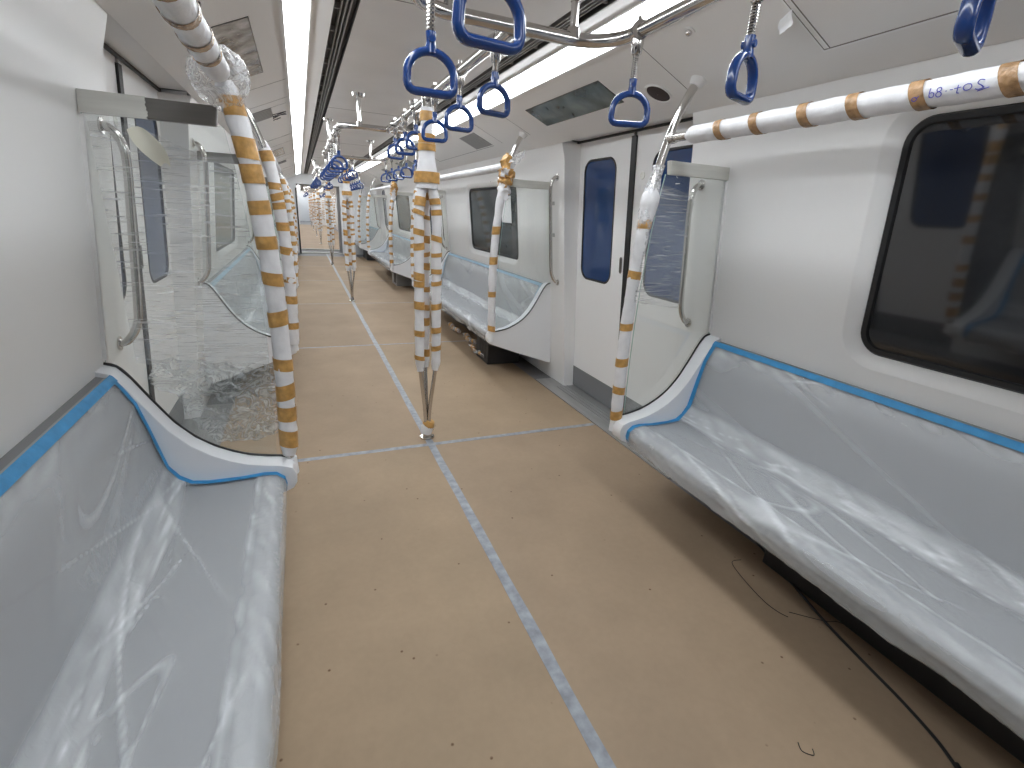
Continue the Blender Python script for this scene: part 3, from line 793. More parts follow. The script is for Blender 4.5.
# film left on the steel header by the first left door
mb = MB(); y = YD - HP
pts = [(-1.303, 1.7225), (-1.303 + .0, 1.7865)]
top = [(-1.298, 1.7865)]; n = 12
right = [(-1.128 + .010 * noise.noise(Vector((i * 1.3, 4, 0))), 1.7225 + .064 * i / n) for i in range(n + 1)]
poly = [(-1.304, 1.7225)] + right + [(-1.298, 1.7865)]
mb.prism(poly, 'y', y - .0168, y - .0148)
par = [o for o in COL.objects if o.name.startswith('glass_partition') and abs(o.location.y - y) < .01 and o.location.x < 0][0]
f = mb.build('protective_film', M['steelfilm'], par, par.location); f['label'] = 'torn pale protective film'

# ------------------------------------------------------------------ horizontal grab rails above the benches
def hrail(s, y0, y1, bands, label, bare=.13, ribs=False, r=.034):
    org = (s * .91, (y0 + y1) / 2, 1.876)
    o = thing('grab_rail', label, 'rail', org, 'wrapped grab rails above the benches')
    MB().tube([(s * .91, y0, 1.876), (s * .91, y1, 1.876)], .0175, 14).build('steel_tube', M['chrome'], o, org)
    for yy in (y0, y1):
        a, b = (yy, yy + .045) if yy == y0 else (yy - .045, yy)
        MB().tube([(s * .91, a, 1.876), (s * .91, b, 1.876)], .0235, 14).build('rail_joint', M['chrome'], o, org)
    n = int((y1 - y0 - 2 * bare) / .013); P = []; R = []
    for i in range(n + 1):
        yy = y0 + bare + (y1 - y0 - 2 * bare) * i / n
        P.append((s * .91, yy, 1.876)); e = sm(0, 3, i) * sm(n, n - 3, i)
        R.append(.020 + (r - .020) * e + .002 * noise.noise(Vector((yy * 9, s, 3))) + (.0055 if ribs and i % 3 == 0 else 0))
    w = MB(); w.tube(P, R, 18, cap=True)
    w.v = [(x + .002 * noise.noise(Vector((x * 40, y * 25, z * 40))), y, z + .002 * noise.noise(Vector((z * 40, x * 40, y * 25)))) for x, y, z in w.v]
    sl = w.build('foam_sleeve', M['wrap'], o, org, sharp=3.); sl['label'] = 'white foam sleeve'
    for b in bands:
        hh = .019
        t = MB(); t.tube([(s * .91, b + hh * k / 2, 1.876) for k in range(-2, 3)], [r + .003] * 5, 18, cap=False)
        t.v = [(x, y + (z - 1.876) * .35, z) for x, y, z in t.v]
        t.build('tape_band', M['brown2'], sl, org)
    return o
rr = hrail(1, YD - PER + HP, YD - HP, [1.73, 1.55, 1.345, 1.175, .995, .795, .6, .4, .2, 0], 'long white wrapped grab rail above the nearest right bench, with blue handwriting', r=.036)
hrail(-1, YD - PER + HP, YD - HP, [1.75, 1.6, 1.42, 1.25, 1.1, .9, .7], 'white wrapped grab rail above the nearest left bench', bare=.06, r=.037)
for s in (-1, 1):
    hrail(s, YD + HP, YD + PER - HP, [YD + HP + .3 + .25 * k for k in range(12)] if s < 0 else [], 'ribbed white wrapped grab rail above the second %s bench' % SIDE[s], ribs=True, r=.028)
    hrail(s, YD + PER + HP, YD + 2 * PER - HP, [], 'white wrapped grab rail above the third %s bench' % SIDE[s], r=.028)
# handwriting on the near right rail sleeve (letters read from the aisle)
def strokes(name, parent, strokes_, y_left, scale, s=1, r=.039, mat='ink', zc=1.876):
    mb = MB(); a0 = math.atan2(-.226, -.974)
    for st in strokes_:
        pts = []
        st2 = catmull([(p[0], p[1], 0) for p in st], 4) if len(st) > 2 else [Vector((p[0], p[1], 0)) for p in st]
        for p in st2:
            yy = y_left - p.x * scale; v = p.y * scale
            an = a0 - v / r
            pts.append((.91 + r * math.cos(an), yy, zc + r * math.sin(an)))
        mb.tube(pts, .0011, 5)
    return mb.build(name, M[mat], parent, parent.location)
O_ = lambda cx, cy, a, b: [(cx + a * math.cos(t), cy + b * math.sin(t)) for t in [2 * PI * k / 8 for k in range(9)]]
S1 = [O_(0, -.3, .25, .2), [(.1, -.1), (.3, -.2), (.45, 0)],                 # blotted loop
      [(1.55, .55), (1.5, 0), (1.55, -.4)], O_(1.75, -.15, .25, .25),       # b
      O_(2.45, .28, .22, .2), O_(2.45, -.2, .27, .25),                      # 8
      [(3.1, 0), (3.2, 0)], [(3.5, .05), (3.75, .05)],
      [(4.2, .4), (4.15, -.35)], [(3.9, .1), (4.5, .15)], [(4.15, -.35), (4.35, -.4)],
      O_(5.1, .05, .38, .3),
      [(6.5, .45), (6.1, .55), (5.95, .25), (6.3, .0), (6.5, -.25), (6.1, -.35), (5.8, -.25)], [(6.0, -.5), (7.0, -.3)]]
strokes('handwriting', rr, S1, .995, .024)['label'] = 'blue marker handwriting'

# ------------------------------------------------------------------ overhead rails and strap handles
def loop_path(y0, y1, x=XO, r=.16, n=7):
    out = []
    for cx, cy, a0 in ((x - r, y1 - r, 0), (-x + r, y1 - r, PI / 2), (-x + r, y0 + r, PI), (x - r, y0 + r, 1.5 * PI)):
        for i in range(n + 1):
            a = a0 + PI / 2 * i / n; out.append((cx + r * math.cos(a), cy + r * math.sin(a), ZR))
    return out
def brackets(o, spots, org):
    for (bx, by_) in spots:
        mb = MB()
        mb.tube([(bx, by_, ZR + .015), (bx, by_, 2.20)], .014, 12); mb.tube([(bx, by_, 2.20), (bx, by_, 2.30)], [.017, .017], 12)
        mb.tube([(bx, by_, 2.298), (bx, by_, 2.318)], [.045, .05], 20); mb.tube([(bx, by_, ZR - .0), (bx, by_, ZR + .035)], [.028, .02], 14)
        mb.build('support_bracket', M['chrome'], o, org)
def loop_rail(y0, y1, label):
    org = (0, (y0 + y1) / 2, ZR)
    o = thing('overhead_rail', label, 'rail', org, 'overhead steel rails')
    MB().tube(loop_path(y0, y1), .0215, 14, closed=True).build('steel_tube', M['chrome'], o, org)
    brackets(o, [(.22, y1), (-.22, y1), (.22, y0), (-.22, y0), (XO, (y0 + y1) / 2), (-XO, (y0 + y1) / 2)], org)
    return o
def mid_rail(y0, y1, label, brk):
    org = (0, (y0 + y1) / 2, ZR)
    o = thing('overhead_rail', label, 'rail', org, 'overhead steel rails')
    MB().tube([(0, y0 + .02, ZR), (0, y1 - .02, ZR)], .0215, 14).build('steel_tube', M['chrome'], o, org)
    for yy, d in ((y0, 1), (y1, -1)): MB().tube([(0, yy + d * .015, ZR), (0, yy + d * .07, ZR)], .027, 14).build('rail_joint', M['chrome'], o, org)
    brackets(o, brk, org); return o
L1, L2, L3 = 1.786, 4.425, 7.271
loop_rail(-1.05, L1, 'rounded steel loop rail overhead, nearest the camera')
loop_rail(L2, L3, 'rounded steel loop rail overhead above the second bay')
loop_rail(L2 + PER, L3 + PER, 'rounded steel loop rail overhead above the third bay')
mid_rail(L1, L2, 'straight steel rail overhead on the centre line by the first doors', [])
mid_rail(L3, L2 + PER, 'straight steel rail overhead on the centre line by the second doors', [])
mid_rail(L3 + PER, 16.6, 'straight steel rail overhead on the centre line by the third doors', [(0, 16.3)])
for k in range(2):
    loop_rail(23.2 + k * PER, 26.0 + k * PER, 'rounded steel loop rail in the %s bay of the next car' % ['nearer', 'farther'][k])

# handle prototype at origin: rail point is (0,0,0)
def ring_path():
    P = []; w = .062; zb = 0.; r = .021
    for i in range(5):  # bottom right corner
        a = -PI / 2 + (PI / 2) * i / 4; P.append((w - r + r * math.cos(a), 0, zb + r + r * math.sin(a)))
    for i in range(1, 14):
        a = PI * i / 14; P.append((w * math.cos(a) * (1.0), 0, zb + r + .012 + .060 * math.sin(a) ** .9))
    for i in range(5):
        a = PI + (PI / 2) * i / 4; P.append((-w + r + r * math.cos(a), 0, zb + r + r * math.sin(a)))
    return P
def strap_handle(drop, name='strap_handle'):
    o = thing(name, '', 'handle')
    mb = MB()
    mb.tube([(0, -.024, 0), (0, .024, 0)], .0285, 16); mb.tube([(0, 0, .024), (0, 0, .042)], [.009, .008], 10)
    mb.tube([(0, 0, -.02), (0, 0, -.036), (0, 0, -.062), (0, 0, -.066)], [.021, .0205, .0165, .013], 14)
    mb.build('rail_clamp', M['chrome'], o)
    zt = -drop + .128; P = []; R = []
    n = 26
    for i in range(n + 1):
        P.append((0, 0, -.06 + (zt + .06) * i / n)); R.append(.0095 + (.0012 if i % 2 else 0))
    mb = MB(); mb.tube(P, R, 12); mb.build('strap', M['chrome'], o, sharp=.4)['label'] = 'ribbed steel strap'
    mb = MB(); base = -drop
    mb.tube([(x, y, z + base) for x, y, z in ring_path()], .0095, 12, closed=True, ell=(1.12, 1.45))
    # hub that holds the ring
    mb.tube([(0, 0, base + .088), (0, 0, base + .102), (0, 0, base + .112), (0, 0, base + .136)], [.016, .0145, .0125, .0135], 12)
    mb.tube([(0, -.017, base + .118), (0, .017, base + .118)], .009, 10)
    mb.build('grip', M['blue'], o, sharp=1.)['label'] = 'blue plastic D-shaped grip'
    return o
pa, pb, pc = strap_handle(.272), strap_handle(.232), strap_handle(.302)
used = set()
def put(proto, x, y, rz, label, group):
    if proto.name in used: o = dup(proto, loc=(x, y, ZR), rz=rz, label=label, group=group)
    else:
        used.add(proto.name); o = proto; o.location = (x, y, ZR); o.rotation_euler = (0, 0, rz); o['label'] = label; o['group'] = group
    return o
H = []
ordw = ['first', 'second', 'third', 'fourth', 'fifth', 'sixth']
for i, (y, rz) in enumerate(((.615, .35), (1.111, .38), (1.603, -.35))):
    put(pa, XO, y, rz, 'blue strap handle, %s of the row on the right rail nearest the camera' % ['first', 'second', 'third'][i], 'blue strap handles')
for i, (y, rz) in enumerate(((.98, .12), (1.43, .0))):
    put(pc, -XO, y, rz, 'blue strap handle, %s of two on the left rail nearest the camera' % ['larger looking first', 'smaller looking second'][i], 'blue strap handles')
for i, (y, rz) in enumerate(((1.96, .2), (2.42, .1), (2.88, -.1), (3.36, .15), (3.72, -.15), (4.10, .35))):
    put(pb, 0, y, rz, 'blue strap handle, %s along the centre rail by the first doors' % ordw[i], 'blue strap handles')
for s in (-1, 1):
    for i in range(6):
        put(pa if s > 0 else pc, s * XO, 4.68 + .46 * i, random.uniform(-.3, .3) + (.9 if (i == 1 and s > 0) else 0), 'blue strap handle, %s along the %s rail above the second bay' % (ordw[i], SIDE[s]), 'blue strap handles')
for i in range(5):
    put(pb, 0, 7.5 + .44 * i, random.uniform(-.3, .3), 'blue strap handle, %s along the centre rail by the second doors' % ordw[i], 'blue strap handles')
for s in (-1, 1):
    for i in range(6):
        put(pa, s * XO, 4.68 + PER + .46 * i, random.uniform(-.3, .3), 'blue strap handle, %s along the %s rail above the third bay' % (ordw[i], SIDE[s]), 'blue strap handles')
for i in range(5):
    put(pb, 0, 12.96 + .44 * i, random.uniform(-.3, .3), 'blue strap handle, %s along the centre rail by the third doors' % ordw[i], 'blue strap handles')
for k in range(2):
    for s in (-1, 1):
        for i in range(4):
            put(pa, s * XO, 23.6 + PER * k + .6 * i, random.uniform(-.3, .3), 'tiny blue strap handle far away in the next car', 'blue strap handles of the next car')

# ------------------------------------------------------------------ centre poles
def tri_pole(y, label, stripes, group='wrapped centre poles'):
    org = (0, y, 0)
    o = thing('centre_pole', label, 'pole', org, group)
    MB().tube([(0, y, 2.08), (0, y, 1.72)], .0195, 14).build('upper_tube', M['chrome'], o, org)
    MB().tube([(0, y - .0, ZR + .02), (0, y, ZR - .045)], [.03, .024], 14).build('rail_socket', M['chrome'], o, org)
    angs = [math.radians(a) for a in (205, 335, 90)]
    def rad(z):
        if z > 1.45: return .012 + .048 * sm(1.76, 1.45, z)
        if z > .6: return .060
        return .012 + .048 * sm(.10, .62, z)
    zs = [1.76 - i * .04 for i in range(43)] + [.045]
    for a in angs:
        P = [(rad(z) * math.cos(a), y + rad(z) * math.sin(a), z) for z in zs]
        MB().tube(P, .0135, 12).build('branch_tube', M['chrome'], o, org)
        n = 60; Q = []; R = []
        for i in range(n + 1):
            z = .50 + (1.66 - .50) * i / n; Q.append((rad(z) * math.cos(a), y + rad(z) * math.sin(a), z))
            R.append((.030 + .003 * noise.noise(Vector((z * 12, a, y)))) * (.7 + .3 * sm(0, 3, i)))
        w = MB(); w.tube(Q, R, 14, cap=False)
        w.v = [(x_ + .003 * noise.noise(Vector((x_ * 30, y_ * 30, z_ * 25))), y_ + .003 * noise.noise(Vector((z_ * 25, x_ * 30, y_ * 30))), z_) for x_, y_, z_ in w.v]
        sl = w.build('foam_sleeve', M['wrap'], o, org, sharp=3.); sl['label'] = 'white foam sleeve'
        for b in stripes:
            b2 = b + random.uniform(-.035, .035); t = MB(); hh = random.uniform(.012, .026)
            t.tube([(rad(z) * math.cos(a), y + rad(z) * math.sin(a), z) for z in (b2 - hh, b2, b2 + hh)], .0345, 14, cap=False)
            tl = random.uniform(-.25, .25); cx = rad(b2) * math.cos(a); t.v = [(x_, y_, z_ + (x_ - cx) * tl) for x_, y_, z_ in t.v]
            t.build('tape_band', M['brown'], sl, org)
    # upper sleeve
    n = 26; Q = [(0, y, 2.045 - (2.045 - 1.62) * i / n) for i in range(n + 1)]
    R = [.034 + .012 * sm(1.95, 1.85, z) + .022 * sm(1.80, 1.66, z) + .004 * noise.noise(Vector((z * 14, 3, y))) for (_, _, z) in Q]
    w = MB(); w.tube(Q, R, 18, cap=False); sl = w.build('foam_sleeve', M['wrap'], o, org, sharp=3.); sl['label'] = 'white foam sleeve'
    for z, h, r in ((2.0, .025, .041), (1.885, .025, .048), (1.84, .018, .052), (1.68, .03, .076)):
        MB().tube([(0, y, z - h), (0, y, z), (0, y, z + h)], r, 18, cap=False).build('tape_band', M['brown'], sl, org)
    # foot
    MB().tube([(0, y, .0), (0, y, .012), (0, y, .02), (0, y, .07)], [.05, .05, .03, .024], 18).build('base_flange', M['chrome'], o, org)
    return o
tp = tri_pole(YD, 'three-branched centre pole in white foam with brown bands, nearest the camera', [1.57, 1.47, 1.36, 1.26, 1.14, 1.04, .93, .78, .62])
org = tp.location
MB().tube([(0, YD, .085), (.012, YD, .10), (.022, YD - .005, .125)], [.04, .044, .03], 16, cap=True).build('crumpled_wrap', M['brown'], tp, org)['label'] = 'crumpled tape around the foot'
mb = MB(); mb.tube([(-.01, YD, .035), (.0, YD, .075), (.02, YD, .10)], [.038, .043, .036], 16); mb.build('foot_sleeve', M['wrap'], tp, org)
dup(tp, PER, 'three-branched centre pole by the second doors, white foam with brown bands', skip=('crumpled_wrap', 'foot_sleeve'))
dup(tp, 2 * PER, 'three-branched centre pole by the third doors', skip=('crumpled_wrap', 'foot_sleeve'))
for k in range(4):
    dup(tp, 21.4 + PER * k - YD, 'distant wrapped centre pole, %s in the next car' % ordw[k], 'wrapped centre poles of the next car', skip=('crumpled_wrap', 'foot_sleeve'))
proto = {s: [o for o in COL.objects if o.name.startswith('grab_pole') and o.location.x * s > 0 and abs(o.location.y - (YD + PER - HP)) < .02][0] for s in (-1, 1)}
for k in range(4):
    for s in (-1, 1):
        for d in (-HP, HP):
            dup(proto[s], loc=(proto[s].location.x, 21.4 + PER * k + d, proto[s].location.z), label='distant wrapped grab pole on the %s side of the next car' % SIDE[s], group='wrapped grab poles of the next car, %s side' % SIDE[s])

# ------------------------------------------------------------------ pillar handles
def pillar_bar(s, y, label, zt_=1.81):
    org = (s * lin(1.4), y, 1.4)
    o = thing('grab_bar', label, 'handle', org, 'curved steel handles on the door pillars')
    X = lambda z, d: s * (lin(z) - d)
    P = catmull([(X(.965, -.002), y, .955), (X(.965, .03), y, .965), (X(1.0, .062), y, 1.02), (X(1.1, .068), y, 1.1), (X(1.4, .068), y, 1.4), (X(zt_ - .13, .068), y, zt_ - .13), (X(zt_ - .05, .06), y, zt_ - .05), (X(zt_, .03), y, zt_), (X(zt_, -.002), y, zt_ + .01)], 6)
    MB().tube(P, .0145, 12).build('steel_tube', M['chrome'], o, org)
    for z in (.955, zt_ + .01): MB().tube([(X(z, -.001), y, z), (X(z, .006), y, z)], .027, 16).build('mounting_plate', M['chrome'], o, org)
    return o
for s in (-1, 1):
    for di, dc in enumerate(doors_main[1:]):
        pillar_bar(s, dc - HP + .175, 'curved steel handle on the near pillar of the %s %s door' % (dword[di], SIDE[s]), 1.70)
        pillar_bar(s, dc + HP - .15, 'curved steel handle on the far pillar of the %s %s door' % (dword[di], SIDE[s]))

# ------------------------------------------------------------------ cove fittings
def display(s, y0, y1, x0, x1, label, mat):
    o = thing('display_panel', label, 'screen', (s * (x0 + x1) / 2, (y0 + y1) / 2, cz((x0 + x1) / 2)), 'dark display panels over the doors')
    org = o.location
    mb = MB(); covequad(mb, s, x0 - .004, x1 + .004, y0 - .004, y1 + .004, .002); mb.build('bezel', M['slot'], o, org)
    mb = MB(); covequad(mb, s, x0, x1, y0, y1, .0035); mb.build('screen', M[mat], o, org)
    return o
display(-1, 2.65, 3.63, .845, .985, 'grey display panel under crinkled film with painted-in reflections on the left cove above the first door', 'screenrefl')
display(1, 2.65, 3.62, .845, 1.02, 'dark glossy display panel on the right cove above the first door', 'screen')
for s in (-1, 1):
    display(s, 2.65 + PER, 3.62 + PER, .85, 1.01, 'distant display panel on the %s cove above the second door' % SIDE[s], 'screen')
    for base, nm in ((0, 'second'), (PER, 'third')):
        yy0, yy1 = 4.85 + base, 5.32 + base
        o = thing('ceiling_grille', 'grey slotted grille on the %s cove above the %s bay' % (SIDE[s], nm), 'vent', (s * .95, (yy0 + yy1) / 2, cz(.95)), 'small grilles on the coves')
        mb = MB(); covequad(mb, s, .855, 1.045, yy0, yy1, .002); mb.build('frame', M['skirt'], o, o.location)
        mb = MB()
        for k in range(7): covequad(mb, s, .862, 1.038, yy0 + .02 + k * .065, yy0 + .055 + k * .065, .004)
        mb.build('louvre', M['fin'], o, o.location)
def speaker(s, x, y, label):
    z = cz(x); o = thing('ceiling_speaker', label, 'speaker', (s * x, y, z), 'round speakers on the coves')
    e1 = Vector((1, 0, CS)).normalized(); n = Vector((CS, 0, -1)).normalized()
    def circ(r, d): return [((x + e1.x * r * math.cos(a) + n.x * d) * s, y + r * math.sin(a), z + e1.z * r * math.cos(a) + n.z * d) for a in [2 * PI * i / 28 for i in range(28)]]
    mb = MB(); mb.loops([circ(.076, -.001), circ(.074, .005), circ(.066, .006), circ(.064, .002)]); mb.build('rim', M['flange'], o, o.location)
    mb = MB(); mb.loops([circ(.064, .002), circ(.03, .006), circ(.001, .007)]); mb.build('grille', M['dark'], o, o.location)
for s in (-1, 1):
    for b, nm in ((0, 'first'), (PER, 'second')): speaker(s, 1.035, 2.36 + b, 'round dark speaker on the %s cove before the %s door' % (SIDE[s], nm))
# sensor dome
def dome(s, x, y, label):
    z = cz(x); o = thing('smoke_sensor', label, 'sensor', (s * x, y, z)); n = Vector((CS * s, 0, -1)).normalized(); c = Vector((s * x, y, z))
    MB().tube([c - n * .002, c + n * .005], .024, 20).build('base_ring', M['flange'], o, o.location)
    MB().tube([c + n * .005, c + n * .012, c + n * .018, c + n * .020], [.014, .0135, .009, .003], 14).build('lens', M['chrome'], o, o.location)
dome(1, .79, 1.88, 'small round steel sensor on the right cove near the overhead rail')

# ------------------------------------------------------------------ loose film, papers, cables
def sheet(name, fn, nu, nv, mat, label, cat, org, group=None, sharp=3.):
    o = MB().grid(fn, nu, nv).build(name, M[mat], None, org, sharp=sharp); return tag(o, label, cat, group)
yl = YD - HP
def f1(u, v):   # stretch film over the left partition
    x = -1.285 + (.50) * u; z0 = .93 - .04 * math.sin(u * 3); z1 = 1.70 - .06 * u + .02 * math.sin(u * 6)
    z = z0 + (z1 - z0) * v
    x2 = -(pole_at(max(.5, z)) + .045)
    x = -1.285 + (x2 + 1.285) * u
    y = yl - .02 - .018 * u + .006 * noise.noise(Vector((x * 6, z * 25, 1))) + .005 * noise.noise(Vector((x * 12, z * 60, 4)))
    return (x, y, z)
sheet('stretch_film', f1, 60, 110, 'stretch', 'taut clear stretch film with white streaks over the nearest left glass partition', 'plastic film', (-1.05, yl, 1.3))
def f2(u, v):   # crumpled bundle at the bottom
    x = -1.27 + .45 * u
    z = .93 - (.10 + .24 * sm(0, .45, u) * (1 - .25 * sm(.7, 1, u))) * v - .05 * u
    n1 = noise.noise(Vector((x * 14, z * 16, 2))); n2 = noise.noise(Vector((x * 34, z * 38, 5))); n3 = noise.noise(Vector((z * 30, x * 22, 8)))
    y = yl + .03 + .05 * math.sin(v * PI) * (.5 + n1) + .022 * n2
    return (x + .02 * n3, y, z + .02 * n1 + .012 * n3)
sheet('crumpled_film', f2, 70, 50, 'crumple', 'bunched shiny clear film hanging low on the nearest left glass partition', 'plastic film', (-1.05, yl, .8), sharp=.3)
def f3(u, v):   # film gathered where the left rail meets its pole
    a = u * 2 * PI; t = v
    c = Vector((-.91, yl - .12 + .17 * t, 1.876 - .05 * t * t)); r = .05 + .035 * math.sin(PI * min(1, t * 1.15)) + .012 * noise.noise(Vector((math.cos(a) * 3, math.sin(a) * 3, t * 6)))
    return (c.x + r * math.cos(a), c.y, c.z + r * math.sin(a))
sheet('film_wrap', f3, 40, 24, 'crumple', 'loose clear film bunched at the joint of the nearest left rail and pole', 'plastic film', (-.91, yl, 1.87), sharp=.5)
def f4(u, v):   # film on the right pole and glass
    z = 1.12 + .56 * v; x0 = pole_at(z) + .0; x1 = x0 + .30 - .06 * v
    x = x0 + (x1 - x0) * u
    y = yl - .03 + .006 * noise.noise(Vector((x * 8, z * 28, 3))) + .004 * noise.noise(Vector((x * 14, z * 60, 6)))
    return (x, y + .01 * u, z - .04 * u)
sheet('stretch_film', f4, 50, 80, 'stretch', 'clear stretch film with horizontal creases over the nearest right glass partition', 'plastic film', (1.0, yl, 1.4))
def f5(u, v):   # tuft at the top of the right sleeve
    a = u * 2 * PI; z = 1.40 + .36 * v
    r = .024 + .014 * math.sin(PI * min(1, v * 1.05 + .02)) ** 1.5 + .012 * noise.noise(Vector((math.cos(a) * 2.5, math.sin(a) * 2.5, z * 18)))
    return (pole_at(z) + r * math.cos(a) + .015 * v * 0, yl + r * math.sin(a), z)
sheet('film_wrap', f5, 40, 30, 'crumple', 'crumpled white film tied round the nearest right pole above its sleeve', 'plastic film', (.85, yl, 1.55), sharp=.5)
def f6(u, v):   # tuft on the second right pole
    x = .87 + .17 * u; z = 1.93 + .08 * u - .13 * v * (1 - .6 * u) + .02 * noise.noise(Vector((u * 5, v * 5, 0)))
    return (x, YD + HP - .02 + .03 * noise.noise(Vector((u * 4, v * 6, 2))), z)
sheet('film_wrap', f6, 24, 18, 'crumple', 'loose end of white film sticking out of the second right pole top', 'plastic film', (.95, YD + HP, 1.9), sharp=.5)
# hanging scrap of white film near the right hatch
def f7(u, v):
    x = .86 + .03 * u + .008 * math.sin(v * 3); y = 1.455 + .075 * u + .008 * math.sin(v * 5); z = 2.203 - .012 * u - .052 * v * (1 - .12 * u) + .004 * noise.noise(Vector((u * 6, v * 6, 1)))
    return (x, y, z + .0)
sheet('paper_scrap', f7, 12, 16, 'paper', 'small white scrap of crinkled film hanging from the right cove by the hatch', 'paper', (.87, 1.54, 2.15))
# paper stuck on second right window
def f8(u, v):
    y = 5.02 + .28 * u; z = 1.42 + .27 * v; return (lin(z) + .020 - .004 * math.sin(u * PI), y, z)
sheet('paper_sheet', f8, 8, 8, 'paper', 'white paper sheet stuck on the second right window', 'paper', (lin(1.5), 5.16, 1.55))
# pale yellowish foam piece taped on left glass
def f9(u, v):
    w_ = math.sin(PI * min(1, .12 + v * .62)); x = -1.155 + .06 * (1 - v) + (u - .5) * .075 * w_; z = 1.585 + .10 * v + .012 * math.sin(u * PI)
    return (x, yl - .045 + .006 * math.sin(u * 4), z)
M['yellow'] = basic('yellowed_foam', (.80, .79, .68), .6)
sheet('foam_scrap', f9, 10, 10, 'yellow', 'pale yellow foam scrap stuck under the left header bar', 'foam', (-1.08, yl, 1.62))
# cable
cab = catmull([(1.42, 2.2, .30), (1.40, 1.9, .06), (1.345, 1.62, .009), (1.31, 1.44, .007), (1.22, 1.16, .007), (1.145, .93, .007), (1.10, .74, .007), (1.07, .60, .007), (1.03, .47, .007), (.985, .385, .008)], 8)
cab = [(max(x, 0), y, z) for x, y, z in [tuple(p) for p in cab]]
cab = [(x - (.0 if y > 1.6 else 0), y, z) for x, y, z in cab]
o = MB().tube(cab, .0055, 8).build('power_cable', M['cable'], None, (1.1, .9, 0)); tag(o, 'black cable lying on the floor beside the nearest right bench', 'cable')
MB().tube([(1.0, .40, .010), (.978, .375, .010), (.955, .35, .010)], [.007, .010, .008], 10).build('plug', M['cable'], o, o.location)
wires = [([(1.12, 1.34, .004), (1.05, 1.33, .012), (1.02, 1.22, .004), (1.0, 1.1, .004), (.995, 1.03, .014), (1.02, 1.0, .006)], 'thin dark wire scrap on floor left of the black cable'),
         ([(1.05, 1.02, .004), (1.14, .93, .012), (1.19, .90, .016), (1.22, .84, .006)], 'thin bent wire scrap crossing the black cable'),
         ([(.60, .62, .002), (.585, .595, .006), (.61, .575, .003), (.625, .59, .002)], 'tiny bent wire on the floor near the right shadow')]
for p, lab in wires:
    o = MB().tube(catmull(p, 5), .0014, 5).build('wire_scrap', M['cable'], None, p[0]); tag(o, lab, 'wire', 'wire scraps on the floor')
# stickers on pillars and the pane mark
for (z0_, z1_, lab) in ((1.60, 1.63, 'small pale sticker, upper one on the far pillar of the first right door'), (1.34, 1.37, 'small pale sticker, lower one on the far pillar of the first right door')):
    mb = MB(); mb.add([(lin(z) - d, y, z) for d in (.001, .003) for y, z in ((3.98, z0_), (4.04, z0_), (4.04, z1_), (3.98, z1_))], [(0, 1, 2, 3), (4, 5, 6, 7), (0, 1, 5, 4), (1, 2, 6, 5), (2, 3, 7, 6), (3, 0, 4, 7)])
    o = mb.build('wall_sticker', M['sill'], None, (lin(1.5), 4.0, z0_)); tag(o, lab, 'sticker')
dr = [o for o in COL.objects if o.get('label') == 'near leaf of the first white sliding door in the right wall'][0]
mb = MB(); zc, yc = 1.79, 2.60
ang = [math.radians(a) for a in range(-30, 270, 20)]
mb.tube([(dpl(zc + .020 * math.sin(a)) - .001, yc - .020 * math.cos(a), zc + .020 * math.sin(a)) for a in ang], .0022, 6)
mb.tube([(dpl(zc) - .001, yc - .004, zc + .004), (dpl(zc) - .001, yc + .003, zc + .008)], .004, 6)
mb.tube([(dpl(zc - .05) - .001, yc - .018, zc - .052), (dpl(zc - .05) - .001, yc + .018, zc - .052)], .003, 6)
mb.build('window_emblem', M['paper'], dr)['label'] = 'small white ring emblem'
# blue tape scrap beside the left bench
mb = MB(); mb.add([(-.80, .36, .001), (-.775, .352, .001), (-.77, .42, .001), (-.795, .44, .004), (-.80, .36, 0), (-.775, .352, 0), (-.77, .42, 0), (-.795, .44, .002)], [(0, 1, 2, 3), (4, 5, 6, 7), (0, 1, 5, 4), (1, 2, 6, 5), (2, 3, 7, 6), (3, 0, 4, 7)])
o = mb.build('tape_scrap', M['bluetape'], None, (-.79, .4, 0)); tag(o, 'scrap of blue tape on the floor beside the nearest left bench', 'tape')
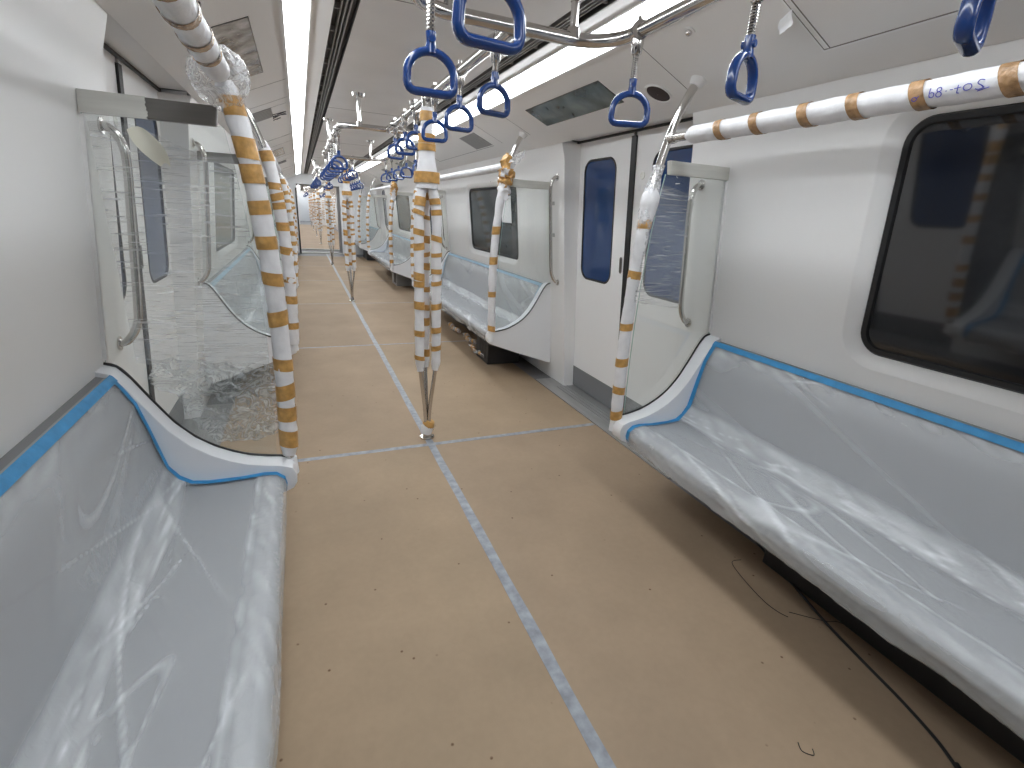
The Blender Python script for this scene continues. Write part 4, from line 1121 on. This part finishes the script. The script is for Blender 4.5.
# marker writing on the left cove beyond the first display
mb = MB(); n = Vector((-CS, 0, -1))
def cw(pts, x0, y0, sc):
    P = []
    for a, b in pts:
        xx = x0 + b * sc; yy = y0 + a * sc
        P.append((-xx, yy, cz(xx) - .002))
    mb.tube(P, .0035, 5)
cw([(0, 0), (0, 1), (.8, 1)], .80, 5.5, .06); cw([(0, .5), (.7, .5)], .80, 5.5, .06)
for pts in ([(0, 0), (.5, -1.1), (1, 0)], [(.2, -.5), (.8, -.5)], [(1.4, 0), (1.4, -1.1)], [(2.1, 0), (1.4, -.6), (2.2, -1.1)]): cw(pts, .86, 5.2, .10)
o = mb.build('marker_writing', M['inkd'], None, (-.85, 5.4, cz(.85))); tag(o, 'dark marker letters on the left cove beyond the display panel', 'writing')

# ------------------------------------------------------------------ world, camera
w = bpy.data.worlds.new('w'); scene.world = w; w.use_nodes = True
bg = w.node_tree.nodes['Background']; bg.inputs[0].default_value = (.02, .025, .035, 1); bg.inputs[1].default_value = 1.
F_, YAW, PIT, ROL = 488.1835, math.radians(23.42475), math.radians(19.04853), math.radians(3.35269)
cy, sy = math.cos(YAW), math.sin(YAW); cp_, sp_ = math.cos(PIT), math.sin(PIT)
Fw = Vector((sy * cp_, cy * cp_, -sp_)); Rt = Vector((cy, -sy, 0)); Up = Rt.cross(Fw)
R2 = math.cos(ROL) * Rt + math.sin(ROL) * Up; U2 = -math.sin(ROL) * Rt + math.cos(ROL) * Up
cam = bpy.data.cameras.new('camera'); co = bpy.data.objects.new('camera', cam); COL.objects.link(co)
mt = Matrix((R2, U2, -Fw)).transposed().to_4x4(); mt.translation = Vector((-.7074, 0, 1.5)); co.matrix_world = mt
cam.sensor_width = 36; cam.lens = F_ / 1024 * 36; cam.clip_start = .02; cam.clip_end = 200
scene.camera = co
vs = scene.view_settings; vs.view_transform = 'Standard'; vs.look = 'None'; vs.gamma = 1; vs.exposure = 0.33; vs.use_curve_mapping = False
scene.cycles.max_bounces = 8; scene.cycles.transparent_max_bounces = 24; scene.cycles.diffuse_bounces = 5
scene.cycles.sample_clamp_indirect = 6
